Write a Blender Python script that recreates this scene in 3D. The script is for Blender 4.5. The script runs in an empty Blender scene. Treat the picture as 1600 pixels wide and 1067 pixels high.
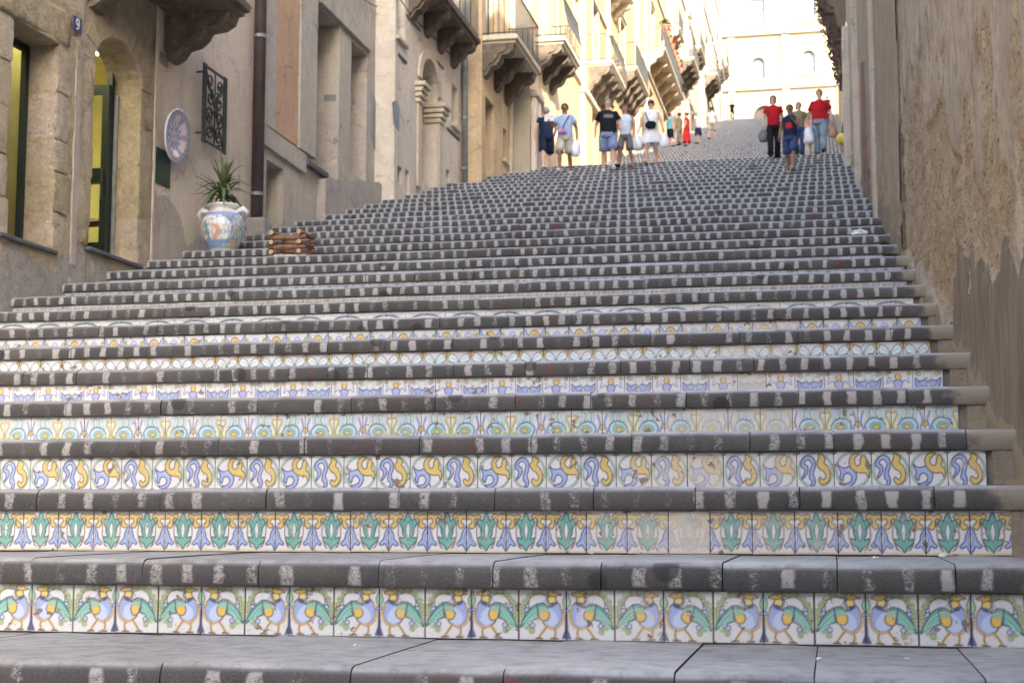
import bpy, bmesh, math, random
import numpy as np
from mathutils import Vector
from mathutils.geometry import delaunay_2d_cdt
R = math.radians
rng = np.random.default_rng(7)
random.seed(7)
scene = bpy.context.scene
COL = scene.collection

# ------------------------------------------------------------------ camera, sky, sun, exposure
cam_data = bpy.data.cameras.new('camera')
cam_data.sensor_width = 36.0
cam_data.lens = 53.94
cam_data.clip_start = 0.05
cam_data.clip_end = 2000
cam_data.dof.use_dof = True
cam_data.dof.focus_distance = 7.0
cam_data.dof.aperture_fstop = 6.5
cam = bpy.data.objects.new('camera', cam_data)
COL.objects.link(cam)
cam.location = (-0.7896, -6.1422, 0.5113)
cam.rotation_euler = (math.pi / 2 + 0.1105, 0, 0.2052)
scene.camera = cam

SUN_EL, SUN_AZ = R(31), R(32)          # azimuth from behind the camera towards the right
to_sun = Vector((math.cos(SUN_EL) * math.sin(SUN_AZ), -math.cos(SUN_EL) * math.cos(SUN_AZ), math.sin(SUN_EL)))
world = bpy.data.worlds.new('World')
scene.world = world
world.use_nodes = True
wn = world.node_tree
sky = wn.nodes.new('ShaderNodeTexSky')
sky.sky_type = 'NISHITA'
sky.sun_disc = False
sky.sun_elevation = SUN_EL
sky.sun_rotation = math.pi - SUN_AZ
sky.air_density = 1.0
sky.dust_density = 1.9
sky.ozone_density = 1.0
wn.links.new(sky.outputs[0], wn.nodes['Background'].inputs[0])
wn.nodes['Background'].inputs[1].default_value = 0.15
sun_data = bpy.data.lights.new('sun', 'SUN')
sun_data.energy = 2.0
sun_data.angle = R(0.53)
sun_data.color = (1.0, 0.93, 0.82)
sun = bpy.data.objects.new('sun', sun_data)
COL.objects.link(sun)
sun.location = (30, -40, 60)
sun.rotation_euler = (-to_sun).to_track_quat('-Z', 'Y').to_euler()
scene.view_settings.view_transform = 'Standard'
scene.view_settings.look = 'None'
scene.view_settings.gamma = 1.0
scene.view_settings.exposure = 3.02
scene.cycles.max_bounces = 8
scene.cycles.diffuse_bounces = 4
scene.cycles.use_adaptive_sampling = True
scene.cycles.adaptive_threshold = 0.02
scene.cycles.glossy_bounces = 3

# ------------------------------------------------------------------ dimensions of the stair
H, D, T, TH = 0.31473, 1.11891, 0.195, 0.203     # rise, tread, tile width, tile height
K0, K1, LAND = -4, 30, 3.5                         # first step, landing step, landing depth
Y1 = K1 * D
KTOP = 72                                          # steps above the landing
ZL = K1 * H                                        # landing level
YT = Y1 + LAND + KTOP * D
ZT = ZL + KTOP * H
def ground_z(y):
    if y < K0 * D: return K0 * H
    if y < Y1: return (math.floor((y + 0.03) / D) + 1) * H
    if y < Y1 + LAND: return ZL + 0.0
    if y < YT: return ZL + (math.floor((y + 0.03 - Y1 - LAND) / D) + 1) * H
    return ZT

# ------------------------------------------------------------------ object helpers
WL = {}
def tag(o, label=None, cat=None, group=None, kind=None):
    if label: o['label'] = label
    if cat: o['category'] = cat
    if group: o['group'] = group
    if kind: o['kind'] = kind
    return o
def thing(name, label, cat, loc=(0, 0, 0), group=None, kind=None):
    o = bpy.data.objects.new(name, None)
    o.empty_display_size = 0.2
    COL.objects.link(o)
    o.location = loc
    WL[o.name] = Vector(loc)
    return tag(o, label, cat, group, kind)
def link_mesh(name, me, parent=None, loc=None):
    o = bpy.data.objects.new(name, me)
    COL.objects.link(o)
    if parent is not None:
        o.parent = parent
        WL[o.name] = WL[parent.name].copy()
    else:
        WL[o.name] = Vector(loc or (0, 0, 0))
        o.location = WL[o.name]
    return o
class MB:
    def __init__(s): s.v = []; s.f = []; s.c = None
    def add(s, v, f):
        n = len(s.v); s.v += [tuple(p) for p in v]; s.f += [tuple(i + n for i in q) for q in f]; return s
    def box(s, x0, x1, y0, y1, z0, z1):
        v = [(x, y, z) for x in (x0, x1) for y in (y0, y1) for z in (z0, z1)]
        return s.add(v, [(0, 1, 3, 2), (4, 6, 7, 5), (0, 4, 5, 1), (2, 3, 7, 6), (0, 2, 6, 4), (1, 5, 7, 3)])
    def rbox(s, x0, x1, y0, y1, z0, z1, b=0.01):          # box with chamfered edges
        bm = bmesh.new()
        bmesh.ops.create_cube(bm, size=1)
        for q in bm.verts:
            q.co = Vector(((x0 + x1) / 2 + q.co.x * (x1 - x0), (y0 + y1) / 2 + q.co.y * (y1 - y0), (z0 + z1) / 2 + q.co.z * (z1 - z0)))
        bmesh.ops.bevel(bm, geom=bm.edges[:], offset=b, segments=1, affect='EDGES')
        bm.verts.index_update()
        s.add([q.co[:] for q in bm.verts], [[q.index for q in f.verts] for f in bm.faces]); bm.free(); return s
    def prism(s, poly, mapf, a, b):                       # poly of 2d points extruded from a to b through mapf(u, v, w)
        n = len(poly)
        v = [mapf(u, w, a) for u, w in poly] + [mapf(u, w, b) for u, w in poly]
        f = [(i, (i + 1) % n, n + (i + 1) % n, n + i) for i in range(n)] + [tuple(range(n))[::-1], tuple(range(n, 2 * n))]
        return s.add(v, f)
    def tube(s, pts, r, n=8, cap=True, flat=1.0):
        pts = [Vector(p) for p in pts]
        rs = r if isinstance(r, (list, tuple)) else [r] * len(pts)
        v = []; f = []
        up = Vector((0, 0, 1))
        for i, p in enumerate(pts):
            t = (pts[min(i + 1, len(pts) - 1)] - pts[max(i - 1, 0)]).normalized()
            a = t.cross(up)
            if a.length < 1e-3: a = t.cross(Vector((0, 1, 0)))
            a.normalize(); b = t.cross(a).normalized()
            for j in range(n):
                q = 2 * math.pi * j / n
                v.append(p + a * (rs[i] * math.cos(q)) + b * (rs[i] * flat * math.sin(q)))
        for i in range(len(pts) - 1):
            for j in range(n):
                f.append((i * n + j, i * n + (j + 1) % n, (i + 1) * n + (j + 1) % n, (i + 1) * n + j))
        if cap:
            f.append(tuple(range(n))[::-1]); f.append(tuple(range((len(pts) - 1) * n, len(pts) * n)))
        return s.add(v, f)
    def lathe(s, prof, c=(0, 0, 0), n=24, sx=1.0, sy=1.0, cap=True):
        v = []; f = []
        for r, z in prof:
            for j in range(n):
                q = 2 * math.pi * j / n
                v.append((c[0] + r * sx * math.cos(q), c[1] + r * sy * math.sin(q), c[2] + z))
        m = len(prof)
        for i in range(m - 1):
            for j in range(n):
                f.append((i * n + j, i * n + (j + 1) % n, (i + 1) * n + (j + 1) % n, (i + 1) * n + j))
        if cap:
            f.append(tuple(range(n))[::-1]); f.append(tuple(range((m - 1) * n, m * n)))
        return s.add(v, f)
    def ball(s, c, r, n=10, m=7, sx=1, sy=1, sz=1):
        prof = [(max(1e-4, math.sin(math.pi * i / m)) * r, -math.cos(math.pi * i / m) * r * sz) for i in range(m + 1)]
        return s.lathe(prof, c, n, sx, sy)
    def mesh(s, name, off=(0, 0, 0)):
        me = bpy.data.meshes.new(name)
        o = Vector(off)
        me.from_pydata([(p[0] - o.x, p[1] - o.y, p[2] - o.z) for p in s.v], [], s.f)
        if s.c is not None:
            a = me.color_attributes.new('Col', 'FLOAT_COLOR', 'POINT')
            a.data.foreach_set('color', np.asarray(s.c, dtype=np.float32).ravel())
        me.update()
        return me
    def build(s, name, mat, parent=None, smooth=False, loc=None):
        off = WL[parent.name] if parent is not None else Vector(loc or (0, 0, 0))
        me = s.mesh(name, off)
        mats = mat if isinstance(mat, (list, tuple)) else [mat]
        for q in mats: me.materials.append(q)
        if smooth: me.polygons.foreach_set('use_smooth', [True] * len(me.polygons))
        bm = bmesh.new(); bm.from_mesh(me); bmesh.ops.recalc_face_normals(bm, faces=bm.faces[:]); bm.to_mesh(me); bm.free()
        return link_mesh(name, me, parent, loc)

# ------------------------------------------------------------------ numpy noise
def vnoise(u, v, seed=0):
    g = np.random.default_rng(seed).random((256, 256))
    i = np.floor(u).astype(int); j = np.floor(v).astype(int)
    a = u - i; b = v - j
    a = a * a * (3 - 2 * a); b = b * b * (3 - 2 * b)
    G = lambda p, q: g[p % 256, q % 256]
    return (G(i, j) * (1 - a) + G(i + 1, j) * a) * (1 - b) + (G(i, j + 1) * (1 - a) + G(i + 1, j + 1) * a) * b
def fbm(u, v, seed=0, oct=4):
    s = 0; w = 0.5; t = 0
    for o in range(oct):
        s = s + w * vnoise(u * 2 ** o + 17 * o, v * 2 ** o + 9 * o, seed + o); t += w; w *= 0.55
    return s / t
def sstep(a, b, x):
    t = np.clip((x - a) / (b - a), 0, 1); return t * t * (3 - 2 * t)

# ------------------------------------------------------------------ materials
MATS = {}
def new_mat(name):
    m = bpy.data.materials.new(name); m.use_nodes = True
    MATS[name] = m
    return m, m.node_tree, m.node_tree.nodes['Principled BSDF']
def nd(nt, t, **k):
    n = nt.nodes.new(t)
    for a, b in k.items():
        if a in n.inputs: n.inputs[a].default_value = b
        else: setattr(n, a, b)
    return n
def mixc(nt, fac, a, b, blend='MIX'):
    n = nt.nodes.new('ShaderNodeMix'); n.data_type = 'RGBA'; n.blend_type = blend
    for s, q in ((0, fac), (6, a), (7, b)):
        if hasattr(q, 'is_output'): nt.links.new(q, n.inputs[s])
        elif s == 0: n.inputs[0].default_value = q
        else: n.inputs[s].default_value = (*q[:3], 1)
    return n.outputs[2]
def math_(nt, op, a, b=None, c=None, clamp=False):
    n = nt.nodes.new('ShaderNodeMath'); n.operation = op; n.use_clamp = clamp
    for i, q in enumerate((a, b, c)):
        if q is None: continue
        if hasattr(q, 'is_output'): nt.links.new(q, n.inputs[i])
        else: n.inputs[i].default_value = q
    return n.outputs[0]
def maprange(nt, v, a, b, c=0.0, d=1.0, smooth=True):
    n = nt.nodes.new('ShaderNodeMapRange')
    if smooth: n.interpolation_type = 'SMOOTHSTEP'
    nt.links.new(v, n.inputs[0])
    for i, q in enumerate((a, b, c, d)): n.inputs[i + 1].default_value = q
    return n.outputs[0]
def pos(nt, scale=(1, 1, 1), objspace=False):
    if objspace: s = nt.nodes.new('ShaderNodeTexCoord').outputs['Object']
    else: s = nt.nodes.new('ShaderNodeNewGeometry').outputs['Position']
    m = nd(nt, 'ShaderNodeMapping'); m.inputs['Scale'].default_value = scale
    nt.links.new(s, m.inputs[0]); return m.outputs[0]
def noise(nt, vec, scale, detail=4, rough=0.55, out='Fac'):
    n = nd(nt, 'ShaderNodeTexNoise', Scale=scale, Detail=detail, Roughness=rough)
    nt.links.new(vec, n.inputs['Vector']); return n.outputs[out]
def bump(nt, bsdf, h, strength=0.5, dist=0.01):
    b = nd(nt, 'ShaderNodeBump', Strength=strength, Distance=dist)
    nt.links.new(h, b.inputs['Height']); nt.links.new(b.outputs[0], bsdf.inputs['Normal'])
def weathered(name, c1, c2, c3, dark, scale=0.7, streak=0.5, rough=0.92, b=0.5, bs=22, bd=0.012, pits=0.0, seed=0.0, cracks=0.0, objvar=0.0, psc=16.0, mott=0.32):
    m, nt, bs_ = new_mat(name)
    p = pos(nt)
    off = nd(nt, 'ShaderNodeVectorMath', operation='ADD'); off.inputs[1].default_value = (seed * 7.3, seed * 3.1, seed * 5.7)
    nt.links.new(p, off.inputs[0]); p = off.outputs[0]
    big = noise(nt, p, scale, 7, 0.62)
    mid = noise(nt, p, scale * 4.3, 6, 0.65)
    ps = pos(nt, (4.0, 4.0, 0.35))
    st = noise(nt, ps, 1.0, 5, 0.6)
    fine = noise(nt, p, bs, 6, 0.7)
    col = mixc(nt, maprange(nt, big, 0.38, 0.62), c1, c2)
    col = mixc(nt, maprange(nt, mid, 0.5, 0.72), col, c3)
    col = mixc(nt, math_(nt, 'MULTIPLY', maprange(nt, st, 0.5, 0.75), streak), col, dark)
    col = mixc(nt, math_(nt, 'MULTIPLY', maprange(nt, fine, 0.35, 0.7), 0.35), col, dark)
    mot = noise(nt, p, 5.5, 9, 0.75)
    col = mixc(nt, math_(nt, 'MULTIPLY', maprange(nt, mot, 0.5, 0.66), mott), col, dark)
    col = mixc(nt, math_(nt, 'MULTIPLY', maprange(nt, mot, 0.46, 0.34), mott * 0.6), col, tuple(min(0.8, q * 1.25) for q in c3))
    h = math_(nt, 'ADD', math_(nt, 'ADD', fine, math_(nt, 'MULTIPLY', mot, 1.3)), math_(nt, 'MULTIPLY', mid, 1.2))
    if pits > 0:
        vo = nd(nt, 'ShaderNodeTexVoronoi', Scale=psc); vo.feature = 'F1'
        wv = nd(nt, 'ShaderNodeVectorMath', operation='ADD')
        nt.links.new(p, wv.inputs[0]); nt.links.new(noise(nt, p, 9, 3, 0.5, 'Color'), wv.inputs[1])
        nt.links.new(wv.outputs[0], vo.inputs['Vector'])
        pm = math_(nt, 'MULTIPLY', maprange(nt, vo.outputs['Distance'], 0.42, 0.12), maprange(nt, mid, 0.38, 0.55))
        col = mixc(nt, math_(nt, 'MULTIPLY', pm, 0.75 * pits), col, dark)
        h = math_(nt, 'SUBTRACT', h, math_(nt, 'MULTIPLY', pm, 1.6 * pits))
    if cracks > 0:
        vc = nd(nt, 'ShaderNodeTexVoronoi', Scale=0.9); vc.feature = 'DISTANCE_TO_EDGE'
        wv = nd(nt, 'ShaderNodeVectorMath', operation='ADD'); sc_ = nd(nt, 'ShaderNodeVectorMath', operation='SCALE'); sc_.inputs['Scale'].default_value = 0.55
        nt.links.new(noise(nt, p, 2.6, 5, 0.6, 'Color'), sc_.inputs[0]); nt.links.new(p, wv.inputs[0]); nt.links.new(sc_.outputs[0], wv.inputs[1]); nt.links.new(wv.outputs[0], vc.inputs['Vector'])
        ck = math_(nt, 'MULTIPLY', maprange(nt, vc.outputs['Distance'], 0.011, 0.003), maprange(nt, big, 0.47, 0.58))
        col = mixc(nt, math_(nt, 'MULTIPLY', ck, cracks), col, tuple(q * 0.5 for q in dark)); h = math_(nt, 'SUBTRACT', h, math_(nt, 'MULTIPLY', ck, 1.5 * cracks))
        pa = maprange(nt, noise(nt, p, scale * 1.7, 8, 0.7), 0.56, 0.6)       # patches where the top coat is gone
        col = mixc(nt, math_(nt, 'MULTIPLY', pa, 0.45 * cracks), col, tuple(0.55 * a + 0.45 * g for a, g in zip(dark, (0.42, 0.40, 0.37)))); h = math_(nt, 'SUBTRACT', h, math_(nt, 'MULTIPLY', pa, 0.5))
    if objvar > 0:
        oi = nt.nodes.new('ShaderNodeObjectInfo'); vv = math_(nt, 'ADD', 1 - objvar, math_(nt, 'MULTIPLY', oi.outputs['Random'], 1.6 * objvar)); cb = nt.nodes.new('ShaderNodeCombineColor')
        nt.links.new(vv, cb.inputs[0]); nt.links.new(vv, cb.inputs[1]); nt.links.new(math_(nt, 'MULTIPLY', vv, vv), cb.inputs[2])
        col = mixc(nt, 1.0, col, cb.outputs[0], 'MULTIPLY')
    nt.links.new(col, bs_.inputs['Base Color'])
    bs_.inputs['Roughness'].default_value = rough
    bs_.inputs['Specular IOR Level'].default_value = 0.25
    bump(nt, bs_, h, b, bd)
    return m
def plain(name, c, rough=0.6, metal=0.0, var=0.25, scale=12, b=0.15, objspace=True, spec=0.4):
    m, nt, bs_ = new_mat(name)
    p = pos(nt, objspace=objspace)
    n = noise(nt, p, scale, 5, 0.6)
    col = mixc(nt, maprange(nt, n, 0.3, 0.7), c, tuple(q * (1 - var) for q in c))
    nt.links.new(col, bs_.inputs['Base Color'])
    bs_.inputs['Roughness'].default_value = rough; bs_.inputs['Metallic'].default_value = metal
    bs_.inputs['Specular IOR Level'].default_value = spec
    if b: bump(nt, bs_, noise(nt, p, scale * 3, 4), b, 0.004)
    return m
def srgb(r, g, b):
    f = lambda c: (c / 255 / 12.92) if c / 255 <= 0.04045 else ((c / 255 + 0.055) / 1.055) ** 2.4
    return (f(r), f(g), f(b))

# lava stone of the slabs, with the worn white paint dashes on each nosing
def lava_material():
    m, nt, bs_ = new_mat('lava_stone')
    g = nt.nodes.new('ShaderNodeNewGeometry')
    P = g.outputs['Position']
    sp = nd(nt, 'ShaderNodeSeparateXYZ'); nt.links.new(P, sp.inputs[0])
    sn = nd(nt, 'ShaderNodeSeparateXYZ'); nt.links.new(g.outputs['Normal'], sn.inputs[0])
    oi = nt.nodes.new('ShaderNodeObjectInfo')
    n1 = noise(nt, P, 2.2, 6, 0.62); n2 = noise(nt, P, 55, 5, 0.7); n3 = noise(nt, P, 190, 3, 0.6); n4 = noise(nt, P, 9, 5, 0.6)
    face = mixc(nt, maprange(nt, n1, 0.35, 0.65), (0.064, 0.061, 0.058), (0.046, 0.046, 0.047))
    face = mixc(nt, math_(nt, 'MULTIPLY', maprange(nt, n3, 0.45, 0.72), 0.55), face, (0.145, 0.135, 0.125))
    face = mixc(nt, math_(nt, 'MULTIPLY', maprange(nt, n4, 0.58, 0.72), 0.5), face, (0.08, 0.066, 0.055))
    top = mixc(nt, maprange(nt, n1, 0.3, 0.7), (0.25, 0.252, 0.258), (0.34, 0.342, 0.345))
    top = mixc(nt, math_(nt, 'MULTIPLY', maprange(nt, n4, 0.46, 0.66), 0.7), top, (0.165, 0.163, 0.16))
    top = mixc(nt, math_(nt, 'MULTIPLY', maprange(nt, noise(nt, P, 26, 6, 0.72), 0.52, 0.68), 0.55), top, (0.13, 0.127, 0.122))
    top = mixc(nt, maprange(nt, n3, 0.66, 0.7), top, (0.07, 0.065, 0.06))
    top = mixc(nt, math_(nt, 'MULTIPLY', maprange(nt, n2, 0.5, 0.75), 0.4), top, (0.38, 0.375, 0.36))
    up = maprange(nt, sn.outputs['Z'], 0.38, 0.8)  # upward faces and rounded edges paler: worn polish plus painted-in sky highlight
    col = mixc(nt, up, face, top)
    br = math_(nt, 'ADD', 0.86, math_(nt, 'MULTIPLY', oi.outputs['Random'], 0.28))
    brc = nt.nodes.new('ShaderNodeCombineColor')
    for i in range(3): nt.links.new(br, brc.inputs[i])
    col = mixc(nt, 1.0, col, brc.outputs[0], 'MULTIPLY')
    # which step and which dash this point belongs to
    ye = math_(nt, 'SUBTRACT', sp.outputs['Y'], math_(nt, 'MULTIPLY', math_(nt, 'GREATER_THAN', sp.outputs['Y'], Y1 + 1.0), LAND))
    k = math_(nt, 'FLOOR', math_(nt, 'DIVIDE', math_(nt, 'ADD', ye, 0.35), D))
    zz = math_(nt, 'DIVIDE', math_(nt, 'SUBTRACT', sp.outputs['Z'], math_(nt, 'ADD', math_(nt, 'MULTIPLY', k, H), TH)), H - TH)
    wob = math_(nt, 'MULTIPLY', math_(nt, 'SUBTRACT', noise(nt, P, 13, 3, 0.5), 0.5), 0.05)
    per = 0.147
    xs = math_(nt, 'DIVIDE', math_(nt, 'ADD', math_(nt, 'ADD', sp.outputs['X'], wob), math_(nt, 'MULTIPLY', math_(nt, 'SINE', math_(nt, 'MULTIPLY', k, 2.3)), 0.008)), per)
    cell = math_(nt, 'FLOOR', xs); fr = math_(nt, 'FRACT', xs)
    cv = nt.nodes.new('ShaderNodeCombineXYZ'); nt.links.new(cell, cv.inputs[0]); nt.links.new(k, cv.inputs[1])
    wnz = nd(nt, 'ShaderNodeTexWhiteNoise'); nt.links.new(cv.outputs[0], wnz.inputs['Vector'])
    wc = nt.nodes.new('ShaderNodeSeparateColor'); nt.links.new(wnz.outputs['Color'], wc.inputs[0])
    half = math_(nt, 'ADD', maprange(nt, k, 0.0, 15.0, 0.11, 0.135, False), math_(nt, 'MULTIPLY', wc.outputs[0], 0.055))
    dx = math_(nt, 'ABSOLUTE', math_(nt, 'SUBTRACT', fr, math_(nt, 'ADD', 0.45, math_(nt, 'MULTIPLY', wc.outputs[1], 0.10))))
    inx = maprange(nt, math_(nt, 'SUBTRACT', half, dx), -0.05, 0.05)
    inz = math_(nt, 'MULTIPLY', maprange(nt, math_(nt, 'ADD', zz, math_(nt, 'MULTIPLY', math_(nt, 'SUBTRACT', wc.outputs[1], 0.5), 0.12)), 0.03, 0.13), maprange(nt, math_(nt, 'ADD', zz, math_(nt, 'MULTIPLY', wc.outputs[0], 0.10)), 0.92, 0.8))
    front = maprange(nt, sn.outputs['Y'], -0.3, -0.7)
    stairs = 1.0
    big_ = noise(nt, P, 0.55, 3, 0.5)
    amt = math_(nt, 'ADD', math_(nt, 'ADD', 0.17, math_(nt, 'MULTIPLY', big_, 0.27)), math_(nt, 'MULTIPLY', wnz.outputs['Value'], 0.24))
    amt = math_(nt, 'ADD', amt, maprange(nt, k, 0.0, 15.0, 0.03, 0.20, False))
    right = maprange(nt, sp.outputs['X'], -1.6, -0.2, 0.0, 0.14)
    amt = math_(nt, 'ADD', amt, right)
    wear = math_(nt, 'ADD', math_(nt, 'MULTIPLY', n2, 0.5), math_(nt, 'MULTIPLY', n3, 0.5))
    speck = maprange(nt, math_(nt, 'SUBTRACT', amt, wear), -0.09, 0.09)
    edge = math_(nt, 'LESS_THAN', sp.outputs['X'], -0.19)
    dash = math_(nt, 'MULTIPLY', math_(nt, 'MULTIPLY', inx, inz), math_(nt, 'MULTIPLY', math_(nt, 'MULTIPLY', front, stairs), math_(nt, 'MULTIPLY', speck, edge)))
    cv3 = nt.nodes.new('ShaderNodeCombineXYZ'); nt.links.new(math_(nt, 'FLOOR', math_(nt, 'ADD', math_(nt, 'MULTIPLY', xs, 0.5), 0.3)), cv3.inputs[0]); nt.links.new(math_(nt, 'ADD', k, 0.5), cv3.inputs[1])
    wn3 = nd(nt, 'ShaderNodeTexWhiteNoise'); nt.links.new(cv3.outputs[0], wn3.inputs['Vector'])
    tint = math_(nt, 'MULTIPLY', math_(nt, 'MULTIPLY', maprange(nt, wn3.outputs['Value'], 0.8, 0.95), front), maprange(nt, n4, 0.35, 0.6))
    col = mixc(nt, math_(nt, 'MULTIPLY', tint, 0.3), col, (0.105, 0.06, 0.05))
    isred = math_(nt, 'GREATER_THAN', wc.outputs[2], 0.98)
    pc = mixc(nt, isred, (0.40, 0.39, 0.37), (0.13, 0.035, 0.03))
    col = mixc(nt, math_(nt, 'MULTIPLY', dash, 0.82), col, pc)
    # dark old gum and oil spots, and the brown-red slabs in between
    cv2 = nt.nodes.new('ShaderNodeCombineXYZ')
    nt.links.new(math_(nt, 'MULTIPLY', sp.outputs['X'], 4.2), cv2.inputs[0]); nt.links.new(math_(nt, 'MULTIPLY', k, 3.7), cv2.inputs[1]); nt.links.new(math_(nt, 'MULTIPLY', zz, 0.5), cv2.inputs[2])
    vo = nd(nt, 'ShaderNodeTexVoronoi', Scale=1.0); nt.links.new(cv2.outputs[0], vo.inputs['Vector'])
    vs = nt.nodes.new('ShaderNodeSeparateColor'); nt.links.new(vo.outputs['Color'], vs.inputs[0])
    spot = math_(nt, 'MULTIPLY', maprange(nt, vo.outputs['Distance'], 0.26, 0.2), math_(nt, 'GREATER_THAN', vs.outputs[0], 0.80))
    spot = math_(nt, 'MULTIPLY', spot, math_(nt, 'MULTIPLY', front, stairs))
    col = mixc(nt, math_(nt, 'MULTIPLY', spot, 0.8), col, (0.022, 0.021, 0.023))
    # cement smeared over the right ends of the slabs
    cem = math_(nt, 'MULTIPLY', maprange(nt, math_(nt, 'ADD', sp.outputs['X'], math_(nt, 'MULTIPLY', math_(nt, 'SUBTRACT', n4, 0.5), 0.35)), -0.12, -0.02), math_(nt, 'LESS_THAN', sp.outputs['X'], 5))
    col = mixc(nt, math_(nt, 'MULTIPLY', cem, 0.85), col, (0.25, 0.215, 0.165))
    nt.links.new(col, bs_.inputs['Base Color'])
    ro = math_(nt, 'SUBTRACT', 0.82, math_(nt, 'MULTIPLY', up, 0.42))
    ro = math_(nt, 'ADD', ro, math_(nt, 'MULTIPLY', math_(nt, 'SUBTRACT', n4, 0.5), 0.4))
    nt.links.new(ro, bs_.inputs['Roughness'])
    bs_.inputs['Specular IOR Level'].default_value = 0.5
    hh = math_(nt, 'ADD', math_(nt, 'MULTIPLY', n2, 0.6), math_(nt, 'ADD', n3, math_(nt, 'MULTIPLY', n4, 0.5)))
    bump(nt, bs_, hh, 0.35, 0.006)
    return m
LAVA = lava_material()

# glazed tile: painted colours from the motif, paler and warmer along one band, chipped in places
def tile_material():
    m, nt, bs_ = new_mat('majolica_glaze')
    at = nd(nt, 'ShaderNodeAttribute', attribute_name='Col')
    oi = nt.nodes.new('ShaderNodeObjectInfo')
    P = nt.nodes.new('ShaderNodeNewGeometry').outputs['Position']
    n1 = noise(nt, P, 18, 4, 0.6); n2 = noise(nt, P, 70, 4, 0.65); n3 = noise(nt, P, 6.5, 3, 0.5)
    fade = maprange(nt, math_(nt, 'ADD', math_(nt, 'MULTIPLY', oi.outputs['Alpha'], 1.05), math_(nt, 'MULTIPLY', math_(nt, 'SUBTRACT', n1, 0.5), 0.9)), 0.12, 1.1, 0.0, 0.92)
    col = mixc(nt, fade, at.outputs['Color'], (0.58, 0.52, 0.44))
    col = mixc(nt, math_(nt, 'MULTIPLY', maprange(nt, n2, 0.52, 0.8), 0.45), col, (0.36, 0.33, 0.28))
    col = mixc(nt, math_(nt, 'MULTIPLY', maprange(nt, n1, 0.5, 0.8), 0.45), col, (0.50, 0.46, 0.39))
    chip = math_(nt, 'MULTIPLY', maprange(nt, n1, 0.61, 0.635), maprange(nt, n3, 0.48, 0.55))
    fleck = maprange(nt, n2, 0.665, 0.70)
    ch = math_(nt, 'MAXIMUM', chip, math_(nt, 'MULTIPLY', fleck, 0.8))
    col = mixc(nt, math_(nt, 'MULTIPLY', ch, 0.85), col, (0.17, 0.115, 0.09))
    nt.links.new(col, bs_.inputs['Base Color'])
    nt.links.new(math_(nt, 'ADD', 0.30, math_(nt, 'MULTIPLY', ch, 0.5)), bs_.inputs['Roughness'])
    bs_.inputs['Specular IOR Level'].default_value = 0.45
    h = math_(nt, 'SUBTRACT', math_(nt, 'MULTIPLY', n1, 0.5), math_(nt, 'MULTIPLY', ch, 0.7))
    bump(nt, bs_, h, 0.3, 0.004)
    return m
TILE = tile_material()
MORTAR = weathered('old_mortar', (0.2, 0.18, 0.15), (0.15, 0.135, 0.115), (0.25, 0.22, 0.18), (0.08, 0.07, 0.06), 2.0)

# ------------------------------------------------------------------ painted tile motifs (drawn as vector shapes, kept as vertex colours)
class Paint:
    SS = 3
    def __init__(s, n, bg):
        s.n = n
        m = n * s.SS
        q = (np.arange(m) + 0.5) / s.SS - 0.5
        q = q / (n - 1)
        s.U, s.V = np.meshgrid(q, q)
        s.A = np.zeros((m, m, 3)) + np.array(bg)
    def put(s, mask, c, a=1.0):
        k = (mask * a)[..., None]
        s.A = s.A * (1 - k) + np.array(c) * k
    def inside(s, pts):
        x, y = s.U, s.V
        r = np.zeros_like(x, bool)
        for (x0, y0), (x1, y1) in zip(pts, pts[1:] + pts[:1]):
            if y0 == y1: continue
            c = ((y0 > y) != (y1 > y)) & (x < (x1 - x0) * (y - y0) / (y1 - y0) + x0)
            r ^= c
        return r
    def dist(s, pts):
        d = np.full(s.U.shape, 9.0)
        for (x0, y0), (x1, y1) in zip(pts, pts[1:]):
            dx, dy = x1 - x0, y1 - y0
            L = dx * dx + dy * dy + 1e-12
            t = np.clip(((s.U - x0) * dx + (s.V - y0) * dy) / L, 0, 1)
            d = np.minimum(d, np.hypot(s.U - x0 - t * dx, s.V - y0 - t * dy))
        return d
    JR = random.Random(0)
    def jit(s, pts, q=0.011):
        return [(x + s.JR.uniform(-q, q), y + s.JR.uniform(-q, q)) for x, y in pts]
    def line(s, pts, w, c, a=1.0, sm=True):
        pts = s.jit(pts, 0.007)
        if sm and len(pts) > 2: pts = spline(pts)
        s.put(s.dist(pts) < w * 0.55, c, a); return s
    def shape(s, pts, c, oc=None, w=0.03, sm=True, a=1.0):
        pts = s.jit(pts, 0.009 if sm else 0.004)
        if sm: pts = spline(pts, True)
        if c is not None: s.put(s.inside(pts), c, a)
        if oc is not None: s.put(s.dist(pts + pts[:1]) < w * 0.6, oc)
        return s
    def oval(s, x, y, rx, ry, c, oc=None, w=0.03):
        pts = [(x + rx * math.cos(t), y + ry * math.sin(t)) for t in np.linspace(0, 2 * math.pi, 22)[:-1]]
        return s.shape(pts, c, oc, w, False)
    def mirror(s): s.A = np.maximum(0, s.A); return s
    def out(s):
        m = s.A.reshape(s.n, s.SS, s.n, s.SS, 3).mean((1, 3)); return m * 0.92 + np.array(WHITE) * 0.08
def spline(p, closed=False, k=5):
    n = len(p); o = []
    rngi = range(n) if closed else range(n - 1)
    for i in rngi:
        g = (lambda j: p[j % n]) if closed else (lambda j: p[min(max(j, 0), n - 1)])
        a, b, c, d = g(i - 1), g(i), g(i + 1), g(i + 2)
        for j in range(k):
            t = j / k
            o.append(tuple(0.5 * (2 * b[q] + (c[q] - a[q]) * t + (2 * a[q] - 5 * b[q] + 4 * c[q] - d[q]) * t * t + (3 * b[q] - a[q] - 3 * c[q] + d[q]) * t ** 3) for q in (0, 1)))
    if not closed: o.append(p[-1])
    return o
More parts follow.
